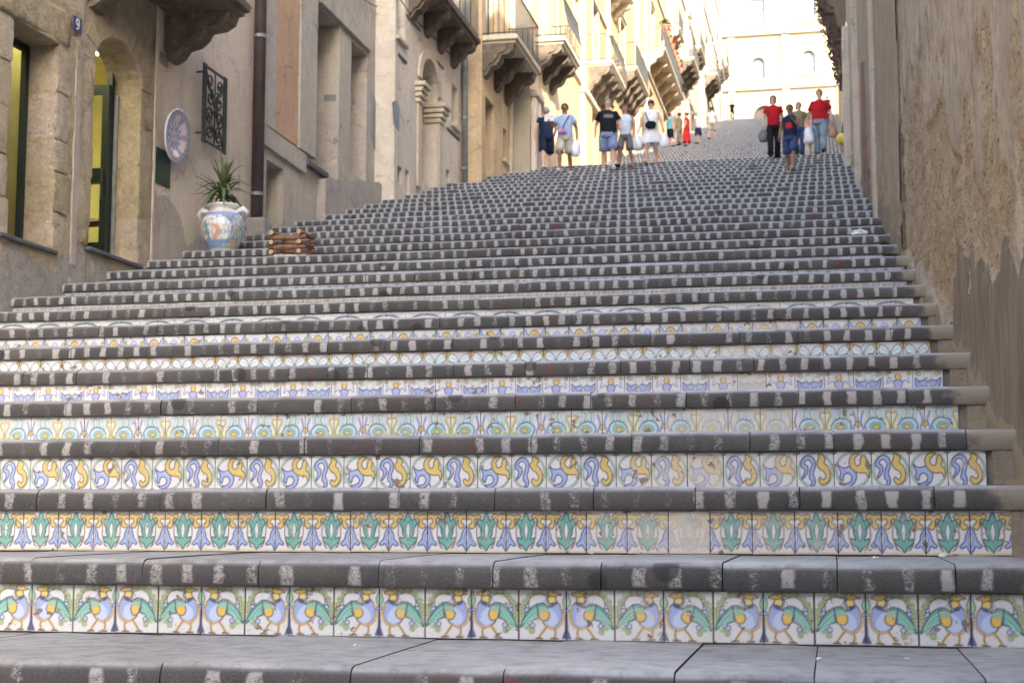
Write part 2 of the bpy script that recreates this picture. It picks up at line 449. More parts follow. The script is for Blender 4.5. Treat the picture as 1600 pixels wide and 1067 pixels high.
WHITE = srgb(208, 208, 209)
BLUE, LBLUE, PBLUE = srgb(42, 54, 112), srgb(146, 166, 212), srgb(184, 196, 222)
YEL, OCH, DYEL = srgb(208, 182, 92), srgb(98, 72, 40), srgb(194, 160, 78)
TEAL, GRN, DTEAL = srgb(92, 162, 148), srgb(146, 182, 150), srgb(24, 74, 78)
DK, LIL = srgb(58, 62, 92), srgb(160, 162, 214)
PINK = srgb(222, 170, 150)
BRN = srgb(120, 92, 52)
def mx(pts): return [(1 - x, y) for x, y in pts]

def m_peacock(n, flip):
    p = Paint(n, WHITE)
    # scalloped tail fan round the left side
    for i, t in enumerate(np.linspace(R(78), R(238), 10)):
        x, y = 0.52 + 0.47 * math.cos(t), 0.54 + 0.42 * math.sin(t)
        p.oval(x, y, 0.055, 0.055, srgb(200, 214, 170), srgb(120, 150, 80), 0.022)
        p.oval(x, y, 0.02, 0.02, YEL, OCH, 0.012)
    for t in np.linspace(R(84), R(230), 11):
        x, y = 0.52 + 0.36 * math.cos(t), 0.54 + 0.33 * math.sin(t)
        p.oval(x, y, 0.05, 0.05, PBLUE, BLUE, 0.018)
    p.shape([(0.24, 0.62), (0.2, 0.74), (0.28, 0.86), (0.44, 0.9), (0.6, 0.84), (0.62, 0.66), (0.45, 0.58)], WHITE, OCH, 0.02)
    # wing sweeping down to the tail tip
    p.shape([(0.52, 0.72), (0.36, 0.70), (0.22, 0.6), (0.1, 0.42), (0.02, 0.24), (0.18, 0.34), (0.34, 0.4), (0.5, 0.46), (0.6, 0.6)], TEAL, DTEAL, 0.026)
    for q in ((0.46, 0.66), (0.44, 0.58), (0.46, 0.52)):
        p.line([q, (0.26, q[1] - 0.13), (0.08, q[1] - 0.33)], 0.016, srgb(168, 216, 190))
    # body and neck
    body = [(0.62, 0.9), (0.6, 0.8), (0.66, 0.68), (0.56, 0.6), (0.48, 0.5), (0.5, 0.36), (0.6, 0.26), (0.76, 0.22), (0.9, 0.32), (0.95, 0.5), (0.9, 0.66), (0.8, 0.78), (0.76, 0.9)]
    p.shape(body, LBLUE, None)
    p.shape([(0.56, 0.6), (0.66, 0.62), (0.8, 0.5), (0.82, 0.36), (0.74, 0.28), (0.6, 0.3), (0.5, 0.4)], PBLUE, None)
    p.shape([(0.63, 0.92), (0.6, 0.8), (0.68, 0.66), (0.78, 0.72), (0.76, 0.9)], srgb(224, 200, 96), None)
    p.shape(body, None, OCH, 0.026)
    p.line([(0.9, 0.66), (0.95, 0.5), (0.9, 0.32), (0.76, 0.22), (0.62, 0.25)], 0.04, DYEL)
    p.line([(0.87, 0.64), (0.915, 0.5), (0.87, 0.35), (0.75, 0.265)], 0.014, BRN)
    p.shape([(0.44, 0.64), (0.4, 0.52), (0.46, 0.4), (0.58, 0.38), (0.64, 0.48), (0.6, 0.6), (0.52, 0.66)], srgb(226, 180, 62), DTEAL, 0.022)
    p.shape([(0.44, 0.66), (0.42, 0.56), (0.52, 0.54), (0.62, 0.58), (0.58, 0.66)], GRN, None)
    p.line([(0.38, 0.72), (0.4, 0.58), (0.44, 0.44)], 0.026, BLUE)
    p.shape([(0.66, 0.72), (0.8, 0.76), (0.79, 0.7), (0.68, 0.66)], BLUE, DK, 0.012)
    # head, beak, crest
    p.shape([(0.62, 0.9), (0.66, 0.985), (0.76, 0.985), (0.83, 0.94), (0.92, 0.9), (0.82, 0.88), (0.74, 0.86)], YEL, OCH, 0.02)
    p.oval(0.73, 0.94, 0.018, 0.018, DK)
    for q in ((0.5, 0.7), (0.58, 0.68), (0.66, 0.7)):
        p.line([(0.66, 0.9), ((0.62 + q[0]) / 2, 0.8), q], 0.012, BLUE); p.oval(q[0], q[1], 0.022, 0.026, GRN, BLUE, 0.01)
    # legs and feet
    for a, b, c in (((0.6, 0.28), (0.5, 0.16), (0.42, 0.04)), ((0.76, 0.24), (0.78, 0.13), (0.74, 0.03))):
        p.line([a, b, c], 0.05, DYEL); p.line([a, b, c], 0.014, OCH)
        p.line([(c[0] - 0.06, 0.025), c, (c[0] + 0.08, 0.03)], 0.035, OCH, sm=False)
    # half of the vase and leaf on the joint
    p.shape([(1.02, 0.56), (0.985, 0.5), (0.985, 0.2), (0.92, 0.03), (1.03, 0.03)], BLUE, DK, 0.014, sm=False)
    p.shape([(1.03, 0.62), (0.95, 0.6), (0.95, 0.55), (1.03, 0.55)], LBLUE, BLUE, 0.016)
    p.shape([(1.03, 0.98), (0.95, 0.84), (0.93, 0.74), (0.98, 0.64), (1.03, 0.66)], GRN, DTEAL, 0.018)
    p.line([(0.0, 0.0), (0.0, 1.0)], 0.02, srgb(120, 110, 90), sm=False)
    A = p.out()
    return A[:, ::-1] if flip else A
def m_tulip(n, flip=False):
    p = Paint(n, WHITE)
    p.line([(-1, 0.035), (2, 0.035)], 0.03, srgb(206, 182, 120), sm=False)
    p.line([(-1, 0.955), (2, 0.955)], 0.02, BLUE, 0.6, sm=False)
    half = [(0.5, 0.97), (0.56, 0.88), (0.6, 0.78), (0.7, 0.8), (0.72, 0.7), (0.66, 0.58), (0.64, 0.46), (0.6, 0.34), (0.72, 0.36), (0.7, 0.25), (0.58, 0.16), (0.5, 0.06)]
    leaf = half + mx(half)[::-1][1:-1]
    p.shape(leaf, TEAL, DTEAL, 0.03)
    p.line([(0.56, 0.8), (0.63, 0.66), (0.6, 0.5)], 0.014, DTEAL); p.line(mx([(0.56, 0.8), (0.63, 0.66), (0.6, 0.5)]), 0.014, DTEAL)
    p.shape([(0.5, 0.74), (0.555, 0.56), (0.53, 0.38), (0.5, 0.3), (0.47, 0.38), (0.445, 0.56)], WHITE, DTEAL, 0.02)
    for g in (lambda q: q, mx):
        # blue tulip half on the joint
        p.shape(g([(-0.03, 0.62), (0.03, 0.6), (0.1, 0.46), (0.14, 0.32), (0.24, 0.2), (0.18, 0.16), (0.1, 0.2), (0.05, 0.12), (0.0, 0.06), (-0.03, 0.1)]), LBLUE, BLUE, 0.028)
        p.shape(g([(-0.02, 0.5), (0.035, 0.4), (0.03, 0.28), (-0.02, 0.2)]), WHITE, BLUE, 0.016)
        # yellow scroll
        p.line(g([(0.28, 0.3), (0.33, 0.14), (0.4, 0.1)]), 0.026, OCH)
        p.line(g([(0.22, 0.84), (0.25, 0.62), (0.25, 0.42), (0.3, 0.22), (0.36, 0.14)]), 0.028, OCH)
        p.shape(g([(0.0, 0.9), (0.1, 0.92), (0.2, 0.9), (0.3, 0.93), (0.37, 0.86), (0.3, 0.8), (0.26, 0.83), (0.2, 0.78), (0.21, 0.66), (0.15, 0.58), (0.07, 0.6), (0.06, 0.68), (0.11, 0.7), (0.13, 0.76), (0.08, 0.82), (0.0, 0.8)]), YEL, OCH, 0.026)
    return p.out()
def m_scroll(n, var):
    p = Paint(n, WHITE)
    p.oval(0.5, 0.5, 0.485, 0.485, None, srgb(110, 150, 110), 0.03)
    p.oval(0.5, 0.5, 0.44, 0.44, None, srgb(110, 140, 150), 0.022)
    if var == 0:
        bl = [(0.12, 0.28), (0.2, 0.5), (0.1, 0.62), (0.14, 0.8), (0.3, 0.9), (0.46, 0.82), (0.5, 0.62), (0.44, 0.42), (0.5, 0.24), (0.46, 0.1), (0.36, 0.1), (0.4, 0.2), (0.32, 0.3), (0.36, 0.5), (0.4, 0.68), (0.32, 0.8), (0.22, 0.76), (0.2, 0.68), (0.28, 0.62), (0.3, 0.5), (0.22, 0.36)]
        ye = [(0.6, 0.94), (0.7, 0.9), (0.78, 0.82), (0.74, 0.7), (0.84, 0.6), (0.9, 0.4), (0.84, 0.2), (0.68, 0.12), (0.58, 0.22), (0.62, 0.32), (0.72, 0.26), (0.78, 0.36), (0.72, 0.48), (0.6, 0.56), (0.54, 0.7), (0.6, 0.82)]
    else:
        bl = [(0.08, 0.66), (0.16, 0.58), (0.3, 0.56), (0.44, 0.62), (0.56, 0.5), (0.6, 0.32), (0.52, 0.14), (0.34, 0.06), (0.2, 0.12), (0.3, 0.14), (0.44, 0.2), (0.46, 0.34), (0.36, 0.42), (0.26, 0.36), (0.22, 0.22), (0.14, 0.3), (0.16, 0.44)]
        ye = [(0.92, 0.3), (0.84, 0.42), (0.72, 0.42), (0.56, 0.46), (0.44, 0.58), (0.4, 0.76), (0.5, 0.92), (0.68, 0.94), (0.6, 0.86), (0.54, 0.74), (0.6, 0.62), (0.7, 0.66), (0.72, 0.8), (0.8, 0.9), (0.86, 0.76), (0.84, 0.62), (0.94, 0.5)]
    p.shape(bl, LBLUE, BLUE, 0.03); p.shape(ye, YEL, OCH, 0.03)
    p.line([(0.22, 0.8), (0.34, 0.84), (0.42, 0.72)] if var == 0 else [(0.3, 0.52), (0.44, 0.5), (0.52, 0.34)], 0.016, PBLUE)
    p.line([(0.66, 0.8), (0.66, 0.66), (0.8, 0.5)] if var == 0 else [(0.5, 0.62), (0.47, 0.76), (0.54, 0.86)], 0.02, DYEL)
    for a, b in ((0, 0), (1, 0), (0, 1), (1, 1)): p.oval(a, b, 0.07, 0.07, GRN, DTEAL, 0.02)
    return p.out()
def m_swan(n, flip):
    p = Paint(n, WHITE)
    for q in range(5):
        x = 0.3 + 0.12 * q
        p.shape([(x, 0.56), (x - 0.06 - 0.02 * q, 0.8), (x - 0.02, 0.97), (x + 0.05, 0.8)], (PBLUE, srgb(190, 214, 190))[q % 2], BLUE if q % 2 else GRN, 0.02)
    p.shape([(0.2, 0.4), (0.28, 0.56), (0.46, 0.64), (0.68, 0.58), (0.82, 0.4), (0.74, 0.22), (0.52, 0.14), (0.3, 0.2)], srgb(170, 206, 214), BLUE, 0.035)
    p.shape([(0.34, 0.38), (0.44, 0.5), (0.62, 0.5), (0.72, 0.38), (0.6, 0.26), (0.44, 0.26)], GRN, srgb(80, 130, 170), 0.026)
    p.oval(0.54, 0.37, 0.1, 0.07, YEL, OCH, 0.02)
    p.line([(0.8, 0.34), (0.92, 0.24), (0.97, 0.42), (0.9, 0.6), (0.84, 0.74), (0.92, 0.84)], 0.085, srgb(196, 196, 110))
    p.line([(0.8, 0.34), (0.92, 0.24), (0.97, 0.42), (0.9, 0.6), (0.84, 0.74), (0.92, 0.84)], 0.02, BLUE)
    p.line([(0.86, 0.84), (0.99, 0.8)], 0.05, DYEL, sm=False)
    p.line([(0.0, 0.1), (0.14, 0.3), (0.06, 0.55), (0.14, 0.85)], 0.07, LBLUE); p.line([(0.0, 0.1), (0.14, 0.3), (0.06, 0.55), (0.14, 0.85)], 0.02, BLUE)
    p.line([(0.0, 0.02), (0.3, 0.1), (0.6, 0.06)], 0.05, LBLUE)
    p.oval(0.0, 0.46, 0.07, 0.09, YEL, OCH, 0.02)
    A = p.out(); return A[:, ::-1] if flip else A
def m_wings(n, var):
    p = Paint(n, WHITE)
    for g in (lambda q: q, mx):
        if var == 0:
            p.shape(g([(0.5, 0.56), (0.38, 0.66), (0.2, 0.62), (0.06, 0.72), (0.1, 0.46), (0.24, 0.3), (0.42, 0.26), (0.5, 0.34)]), LBLUE, BLUE, 0.035)
            p.line(g([(0.14, 0.62), (0.28, 0.46), (0.44, 0.4)]), 0.02, BLUE)
            p.line(g([(0.5, 0.6), (0.36, 0.76), (0.42, 0.95), (0.5, 0.88)]), 0.03, GRN); p.line(g([(0.2, 0.96), (0.26, 0.84), (0.14, 0.8)]), 0.025, BLUE)
            p.shape(g([(0.5, 0.22), (0.36, 0.18), (0.22, 0.02), (0.5, 0.02)]), YEL, OCH, 0.025)
            p.line(g([(0.03, 0.1), (0.03, 0.9)]), 0.03, PBLUE, sm=False)
        else:
            p.line(g([(0.42, 0.5), (0.28, 0.66), (0.12, 0.56), (0.16, 0.78)]), 0.04, LBLUE); p.line(g([(0.42, 0.5), (0.28, 0.66), (0.12, 0.56), (0.16, 0.78)]), 0.014, BLUE)
            p.line(g([(0.44, 0.3), (0.26, 0.2), (0.12, 0.3), (0.1, 0.12)]), 0.035, srgb(190, 170, 200))
            p.line(g([(0.4, 0.1), (0.2, 0.06), (0.06, 0.04)]), 0.035, GRN)
    if var:
        p.shape([(0.36, 0.1), (0.4, 0.4), (0.34, 0.6), (0.5, 0.68), (0.66, 0.6), (0.6, 0.4), (0.64, 0.1)], LIL, BLUE, 0.03)
        p.oval(0.5, 0.78, 0.1, 0.11, YEL, OCH, 0.025)
        p.line([(0.36, 0.94), (0.5, 0.88), (0.64, 0.94)], 0.03, PINK)
    else:
        p.oval(0.5, 0.46, 0.05, 0.14, WHITE, BLUE, 0.025)
    for a in (0.12, 0.88): p.oval(a, 0.9, 0.06, 0.06, YEL, OCH, 0.025); p.line([(a, 0.3), (a + 0.04, 0.12), (a - 0.03, 0.04)], 0.03, GRN)
    return p.out()
def m_fan(n, flip=False):
    p = Paint(n, WHITE)
    for a in np.linspace(R(20), R(160), 7):
        p.line([(0.5, 0.04), (0.5 + 0.7 * math.cos(a), 0.04 + 0.55 * math.sin(a))], 0.035, (LBLUE, GRN)[int(a * 10) % 2], sm=False)
    for g in (lambda q: q, mx):
        p.shape(g([(0.5, 0.5), (0.4, 0.76), (0.2, 0.9), (0.06, 0.78), (0.1, 0.6), (0.26, 0.54)]), srgb(208, 220, 226), BLUE, 0.03)
        p.line(g([(0.46, 0.55), (0.3, 0.7), (0.18, 0.76)]), 0.03, GRN)
        p.line(g([(0.0, 0.2), (0.1, 0.4), (0.0, 0.56)]), 0.04, YEL)
    p.shape([(0.5, 0.6), (0.42, 0.44), (0.5, 0.26), (0.58, 0.44)], TEAL, DTEAL, 0.025)
    p.oval(0.5, 0.1, 0.07, 0.08, LBLUE, BLUE, 0.03)
    for g in (lambda q: q, mx):
        p.shape(g([(0.02, 0.02), (0.2, 0.06), (0.34, 0.24), (0.16, 0.2)]), LBLUE, BLUE, 0.03); p.shape(g([(0.0, 0.98), (0.12, 0.9), (0.02, 0.74)]), YEL, OCH, 0.03); p.line(g([(0.06, 0.66), (0.2, 0.44), (0.36, 0.36)]), 0.04, BLUE)
    return p.out()
def m_block(n, var):
    p = Paint(n, WHITE)
    if var == 0:
        p.shape([(0, 0), (0.32, 0.5), (0, 1)], LBLUE, BLUE, 0.03, False); p.shape([(1, 0), (0.68, 0.5), (1, 1)], LBLUE, BLUE, 0.03, False)
        p.oval(0.5, 0.5, 0.24, 0.36, YEL, OCH, 0.04); p.oval(0.5, 0.5, 0.1, 0.18, PINK, OCH, 0.03)
    else:
        p.line([(0.1, 0.2), (0.5, 0.8), (0.9, 0.2)], 0.09, LBLUE); p.line([(0.1, 0.8), (0.5, 0.2), (0.9, 0.8)], 0.06, GRN)
        p.oval(0.5, 0.5, 0.2, 0.14, WHITE, BLUE, 0.04); p.oval(0.0, 0.5, 0.14, 0.3, YEL, OCH, 0.03); p.oval(1.0, 0.5, 0.14, 0.3, YEL, OCH, 0.03)
    return p.out()
def m_oval(n, var):
    p = Paint(n, WHITE)
    p.oval(1.0 if var else 0.0, 0.5, 0.8, 0.34, None, BLUE, 0.07); p.oval(1.0 if var else 0.0, 0.5, 0.5, 0.18, srgb(206, 206, 200), OCH, 0.05)
    p.line([(0.1, 0.95), (0.5, 0.85), (0.9, 0.95)], 0.05, GRN); p.line([(0.1, 0.05), (0.5, 0.15), (0.9, 0.05)], 0.05, YEL)
    return p.out()
def m_diamond(n, flip=False):
    p = Paint(n, WHITE)
    for x in (0.0, 0.5, 1.0):
        p.shape([(x, 0.95), (x - 0.22, 0.5), (x, 0.05), (x + 0.22, 0.5)], LBLUE, BLUE, 0.05, False); p.oval(x, 0.5, 0.07, 0.14, WHITE)
    for x in (0.25, 0.75): p.oval(x, 0.86, 0.08, 0.1, YEL, OCH, 0.02)
    return p.out()
def m_swag(n, flip=False):
    p = Paint(n, WHITE)
    p.line([(0.0, 0.85), (0.5, 0.45), (1.0, 0.85)], 0.12, TEAL); p.line([(0.0, 0.5), (0.5, 0.15), (1.0, 0.5)], 0.05, LBLUE)
    for x in (0.2, 0.5, 0.8): p.shape([(x, 0.98), (x - 0.1, 0.84), (x, 0.7), (x + 0.1, 0.84)], YEL if x == 0.5 else LBLUE, BLUE, 0.03)
    p.line([(0.0, 0.2), (0.25, 0.08), (0.5, 0.3), (0.75, 0.08), (1.0, 0.2)], 0.06, BLUE)
    p.oval(0.0, 0.85, 0.12, 0.12, DTEAL); p.oval(1.0, 0.85, 0.12, 0.12, DTEAL)
    return p.out()
def m_lattice(n, flip=False):
    p = Paint(n, WHITE)
    for q in np.arange(-1, 2, 0.25):
        p.line([(q, 0), (q + 1, 1)], 0.05, TEAL, sm=False); p.line([(q + 1, 0), (q, 1)], 0.05, LBLUE, sm=False)
    return p.out()
PATTERNS = [  # by step: motif function and how the variant follows along the row
    (m_peacock, 2), (m_tulip, 1), (m_scroll, 2), (m_swan, 2), (m_wings, 2), (m_fan, 1), (m_block, 2), (m_oval, 2), (m_diamond, 1), (m_swag, 1), (m_lattice, 1)]
def pattern(k): return PATTERNS[k] if 0 <= k < len(PATTERNS) else PATTERNS[(k * 5 + 3) % len(PATTERNS)]
ART = {}
def art(k, var, n, hand=0):
    f, nv = pattern(k); v = var % nv; key = (f.__name__, v, n, hand)
    if key not in ART:
        Paint.JR = random.Random(hand * 101 + v * 7 + len(f.__name__)); ART[key] = f(n, v)
    return ART[key]

def tile_mesh(k, var, n, hand=0, gap=0.0021):
    A = art(k, var, n, hand)
    mb = MB()
    w, hh = T - 2 * gap, TH - 2 * gap
    q = np.arange(n) / (n - 1)
    for j in range(n):
        for i in range(n):
            e = 0.0016 if i in (0, n - 1) or j in (0, n - 1) else 0.0     # softened arris
            mb.v.append((gap + w * q[i], e, gap + hh * q[j]))
    for j in range(n - 1):
        for i in range(n - 1):
            a = j * n + i
            mb.f.append((a, a + 1, a + n + 1, a + n))
    col = np.ones((n * n, 4)); col[:, :3] = A.reshape(-1, 3)
    b = len(mb.v)
    mb.v += [(gap, 0.012, gap), (gap + w, 0.012, gap), (gap + w, 0.012, gap + hh), (gap, 0.012, gap + hh)]
    bot = list(range(n)); top = list(range(n * (n - 1), n * n)); lef = list(range(0, n * n, n)); rig = list(range(n - 1, n * n, n))
    mb.f += [tuple(bot[::-1] + [b, b + 1]), tuple(top + [b + 2, b + 3]), tuple(lef + [b + 3, b]), tuple(rig[::-1] + [b + 1, b + 2])]
    mb.c = np.vstack([col, np.tile([0.3, 0.25, 0.2, 1], (4, 1))])
    me = mb.mesh('tile'); me.materials.append(TILE)
    return me

# ------------------------------------------------------------------ staircase
F_, YAW, PIT = 2397.34, 0.2052, 0.1105
def px_of(p):            # where a point falls in the photograph (used only to choose which pieces are in view)
    v = [p[i] - cam.location[i] for i in range(3)]
    c, s = math.cos(YAW), math.sin(YAW)
    xr = v[0] * c + v[1] * s; fw = -v[0] * s + v[1] * c
    z = fw * math.cos(PIT) + v[2] * math.sin(PIT); u = -fw * math.sin(PIT) + v[2] * math.cos(PIT)
    if z < 0.1: return (-9999, 0)
    return 800 + F_ * xr / z, 533.5 - F_ * u / z
XL, XR = -9.62, 0.0                      # tiles end at XR, slabs run on to the right wall
stair_root_mb = MB()
pts = [(K0 * D + 0.012, -3.0), (K0 * D + 0.012, K0 * H)]
prof = [(K0 * D + 0.012, K0 * H - 2.0)]
for k in range(K0, K1):
    prof += [(k * D + 0.012, (k + 1) * H - 0.02), ((k + 1) * D + 0.012, (k + 1) * H - 0.02)]
prof[-1] = (Y1 + LAND + 0.012, ZL - 0.02)
for k in range(KTOP):
    prof += [(Y1 + LAND + k * D + 0.012, ZL + (k + 1) * H - 0.02), (Y1 + LAND + (k + 1) * D + 0.012, ZL + (k + 1) * H - 0.02)]
prof += [(YT + 0.5, ZT - 0.02), (YT + 0.5, K0 * H - 2.0)]
n = len(prof)
v = [(-11.2, y, z) for y, z in prof] + [(0.4, y, z) for y, z in prof]
f = [(i, (i + 1) % n, n + (i + 1) % n, n + i) for i in range(n)]
stair_root_mb.add(v, f)
STAIR = stair_root_mb.build('staircase', MORTAR)
tag(STAIR, 'long tiled stairway of dark lava stone climbing between old houses', kind='structure')

tmesh = {}
rest_v, rest_f, rest_c = [], [], []
def rest_tile(x, y, z, A, nx, nz):
    b = len(rest_v)
    n = A.shape[0]
    for j in range(nz + 1):
        for i in range(nx + 1):
            rest_v.append((x + 0.0015 + (T - 0.003) * i / nx, y, z + 0.001 + (TH - 0.002) * j / nz))
            c = A[int(round(j / nz * (n - 1))), int(round(i / nx * (n - 1)))]
            rest_c.append((c[0], c[1], c[2], 1))
    for j in range(nz):
        for i in range(nx):
            a = b + j * (nx + 1) + i
            rest_f.append((a, a + 1, a + nx + 2, a + nx + 1))
ntile = 0
rowoff = {0: -0.105, 1: -0.01, 2: 0.0, 3: 0.045, 4: 0.05, 5: 0.055}
for k in range(K0, K1):
    off = rowoff.get(k, random.uniform(0, T))
    i = 0
    x = XR - off
    if off > 0.02:                                     # cut tile at the right end goes with the rest
        pass
    while x > XL:
        x0 = x - T
        a = px_of((x0 + T, k * D, k * H + TH)); bb = px_of((x0, k * D, k * H + 0.05))
        vis = 0 <= k <= 7 and a[0] > 2 and bb[0] < 1598 and ntile < 300
        fade = 0.60 * math.exp(-((x0 + 1.5) / 0.5) ** 2) * random.uniform(0.6, 1.05) + random.uniform(0.04, 0.26) if k >= 0 else 0.1
        if k == 0: fade *= 0.55
        if vis:
            n = 45 if k < 3 else (31 if k < 5 else 23)
            hand = random.randrange(4 if k < 4 else 2); key = (k, i % pattern(k)[1], hand)
            if key not in tmesh: tmesh[key] = tile_mesh(k, i, n, hand)
            o = link_mesh('tile', tmesh[key], STAIR)
            o.location = (x0, k * D + random.uniform(-0.0012, 0.0012), k * H + random.uniform(-0.001, 0.001))
            g = random.uniform(0.92, 1.0)
            o.color = (g, g, g, min(0.95, fade))
            ntile += 1
        else:
            A = art(k, i, 23)
            if -1 <= k < 15: rest_tile(x0, k * D, k * H, A, 12, 6 if k > 7 else 10)
            else: rest_tile(x0, k * D, k * H, A, 2, 1)
        i += 1
        x = x0
for k in range(KTOP):
    for i in range(50):
        rest_tile(XR - (i + 1) * T, Y1 + LAND + k * D, ZL + k * H, art(k * 3 + i % 2, i, 23), 1, 1)
mb = MB(); mb.v = rest_v; mb.f = rest_f; mb.c = rest_c
o = mb.build('tile', TILE, STAIR); tag(o, kind='stuff'); o.color = (1, 1, 1, 0.12)

# slabs: rounded nosing, tread and all, one stone each
SLABS = {}
def slab_geo(w, depth, seed, segs=4):
    r = random.Random(seed)
    hgt = H - TH
    prof = [(0.008, 0.0), (0.0, 0.012), (-0.002, hgt * 0.55), (0.002, hgt - 0.036), (0.009, hgt - 0.019), (0.022, hgt - 0.006), (0.045, hgt), (depth * 0.5, hgt), (depth, hgt - 0.002), (depth, 0.0)]
    mb = MB(); n = len(prof)
    for i in range(segs + 1):
        x = 0.0025 + (w - 0.005) * i / segs
        jy, jz = r.uniform(-0.003, 0.003), r.uniform(-0.002, 0.002)
        e = 0.004 if i in (0, segs) else 0.0
        for q, (y, z) in enumerate(prof):
            mb.v.append((x, y + (jy + e if q < 7 else 0), z + (jz - e * 0.6 if 3 <= q <= 8 else 0)))
    for i in range(segs):
        for q in range(n):
            a, b = i * n + q, i * n + (q + 1) % n
            mb.f.append((a, b, b + n, a + n))
    mb.f += [tuple(range(n))[::-1], tuple(range(segs * n, segs * n + n))]
    return mb
def slab_mesh(wq, variant):
    key = (wq, variant)
    if key not in SLABS:
        mb = slab_geo(wq * 0.04, D + 0.035 + 0.008, wq * 31 + variant)
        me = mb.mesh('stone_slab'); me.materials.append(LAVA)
        bm = bmesh.new(); bm.from_mesh(me); bmesh.ops.recalc_face_normals(bm, faces=bm.faces[:]); bm.to_mesh(me); bm.free()
        me.polygons.foreach_set('use_smooth', [True] * len(me.polygons)); me.set_sharp_from_angle(angle=R(32))
        SLABS[key] = me
    return SLABS[key]
rest = MB(); nslab = 0
XE = 0.26
for k in range(K0, K1):
    x = XE
    last = k == K1 - 1
    while x > -10.2:
        wq = random.choice((11, 12, 13, 14, 15, 16, 17))
        if x == XE: wq = random.choice((9, 12, 15))
        w = wq * 0.04
        y, z = k * D - 0.035 + random.uniform(-0.004, 0.004), k * H + TH + random.uniform(-0.003, 0.003)
        a = px_of((x, k * D, (k + 1) * H)); b = px_of((x - w, k * D, (k + 1) * H))
        if k >= -1 and a[0] > 0 and b[0] < 1600 and nslab < 300 and not last:
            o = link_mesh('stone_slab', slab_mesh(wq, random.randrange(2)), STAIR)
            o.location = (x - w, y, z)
            nslab += 1
        else:
            g = slab_geo(w, (D + 0.043) if not last else LAND + 0.043 + D, k * 97 + wq, 1)
            rest.add([(p[0] + x - w, p[1] + y, p[2] + z) for p in g.v], g.f)
        x -= w
upper = MB()
for k in range(KTOP):
    for i in range(4):
        g = slab_geo(2.8, D + 0.043, k + i, 1)
        upper.add([(p[0] + XE - (i + 1) * 2.8, p[1] + Y1 + LAND + k * D - 0.035, p[2] + ZL + k * H + TH) for p in g.v], g.f)
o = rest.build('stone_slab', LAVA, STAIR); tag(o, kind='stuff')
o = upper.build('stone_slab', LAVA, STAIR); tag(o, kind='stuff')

FILL = weathered('tan_cement', (0.28, 0.24, 0.185), (0.24, 0.205, 0.155), (0.32, 0.275, 0.215), (0.15, 0.125, 0.095), 2.0, 0.3, 0.95, 0.8, 30, 0.012, 0.4)
fl = MB()
for k in range(K0, K1):
    e_ = random.uniform(-.012, .03)
    fl.prism([(k * D - .03, k * H), (k * D - .02, k * H + TH - .002), (k * D + .06, k * H + TH - .002), (k * D + .06, k * H), ], lambda u, w, t: (t, u + random.uniform(-.004, .004), w), e_, .34)
    fl.prism([(k * D + .03, (k + 1) * H - .01), (k * D + .03, (k + 1) * H + .03), ((k + 1) * D + .03, (k + 1) * H + .05), ((k + 1) * D + .03, (k + 1) * H - .01)], lambda u, w, t: (t, u, w + random.uniform(-.006, .006)), .10 + e_, .34)
tag(fl.build('cement_edging', FILL, STAIR), kind='stuff')

# ------------------------------------------------------------------ ground, landing and upper square
PAVE = weathered('paving', (0.2, 0.195, 0.19), (0.15, 0.148, 0.145), (0.25, 0.24, 0.23), (0.09, 0.085, 0.08), 0.8, 0.1, 0.7, 0.4, 14)
EARTH = weathered('far_ground', (0.3, 0.26, 0.2), (0.22, 0.2, 0.15), (0.34, 0.3, 0.24), (0.14, 0.12, 0.1), 0.05, 0.0)
mb = MB(); mb.add([(-600, -600, K0 * H), (600, -600, K0 * H), (600, 600, K0 * H), (-600, 600, K0 * H)], [(0, 1, 2, 3)])
tag(mb.build('ground', PAVE), 'grey stone paving of the square below the stairs', kind='structure')
mb = MB(); mb.box(-40, 40, YT + 0.49, YT + 60, ZT - 6, ZT - 0.004)
tag(mb.build('upper_square', PAVE), 'paved square at the top of the stairway before the church', kind='structure')
mb = MB(); mb.box(-30, -11.19, Y1 + 0.3, Y1 + LAND + 3.6, K0 * H - 1, ZL - 0.006)
tag(mb.build('side_street', PAVE), 'flat cross street leaving the landing to the left', kind='structure')

# ------------------------------------------------------------------ facade materials
SAND = weathered('sandstone', (0.60, 0.49, 0.355), (0.53, 0.44, 0.33), (0.65, 0.565, 0.45), (0.30, 0.235, 0.165), 1.6, 0.2, 0.95, 1.0, 26, 0.04, 1.0, objvar=0.14, psc=20.0, mott=0.6)
PINKPL = weathered('pinkish_plaster', (0.66, 0.52, 0.385), (0.60, 0.52, 0.42), (0.69, 0.585, 0.475), (0.42, 0.335, 0.255), 0.8, 0.55, 0.95, 0.5, 30, 0.01, 0.15, 1, 0.8)
GREYLT = weathered('pale_grey_render', (0.44, 0.385, 0.32), (0.39, 0.345, 0.29), (0.48, 0.42, 0.35), (0.26, 0.225, 0.185), 1.8, 0.35, 0.95, 0.8, 30, 0.014, 0.4, 12, 0.4)
GREYPL = weathered('grey_render', (0.34, 0.31, 0.275), (0.40, 0.36, 0.315), (0.28, 0.255, 0.225), (0.17, 0.15, 0.13), 1.8, 0.35, 0.95, 1.0, 30, 0.018, 0.6, 2)
STONEGREY = weathered('pale_grey_stone', (0.50, 0.43, 0.34), (0.43, 0.38, 0.31), (0.55, 0.47, 0.37), (0.28, 0.24, 0.19), 1.1, 0.55, 0.95, 0.6, 24, 0.012, 0.4, 3, 0.7)
ORANGE = weathered('orange_plaster', (0.55, 0.34, 0.19), (0.48, 0.30, 0.18), (0.52, 0.40, 0.27), (0.36, 0.25, 0.17), 0.8, 0.6, 0.95, 0.4, 30, 0.008, 0.1, 4, 0.8)
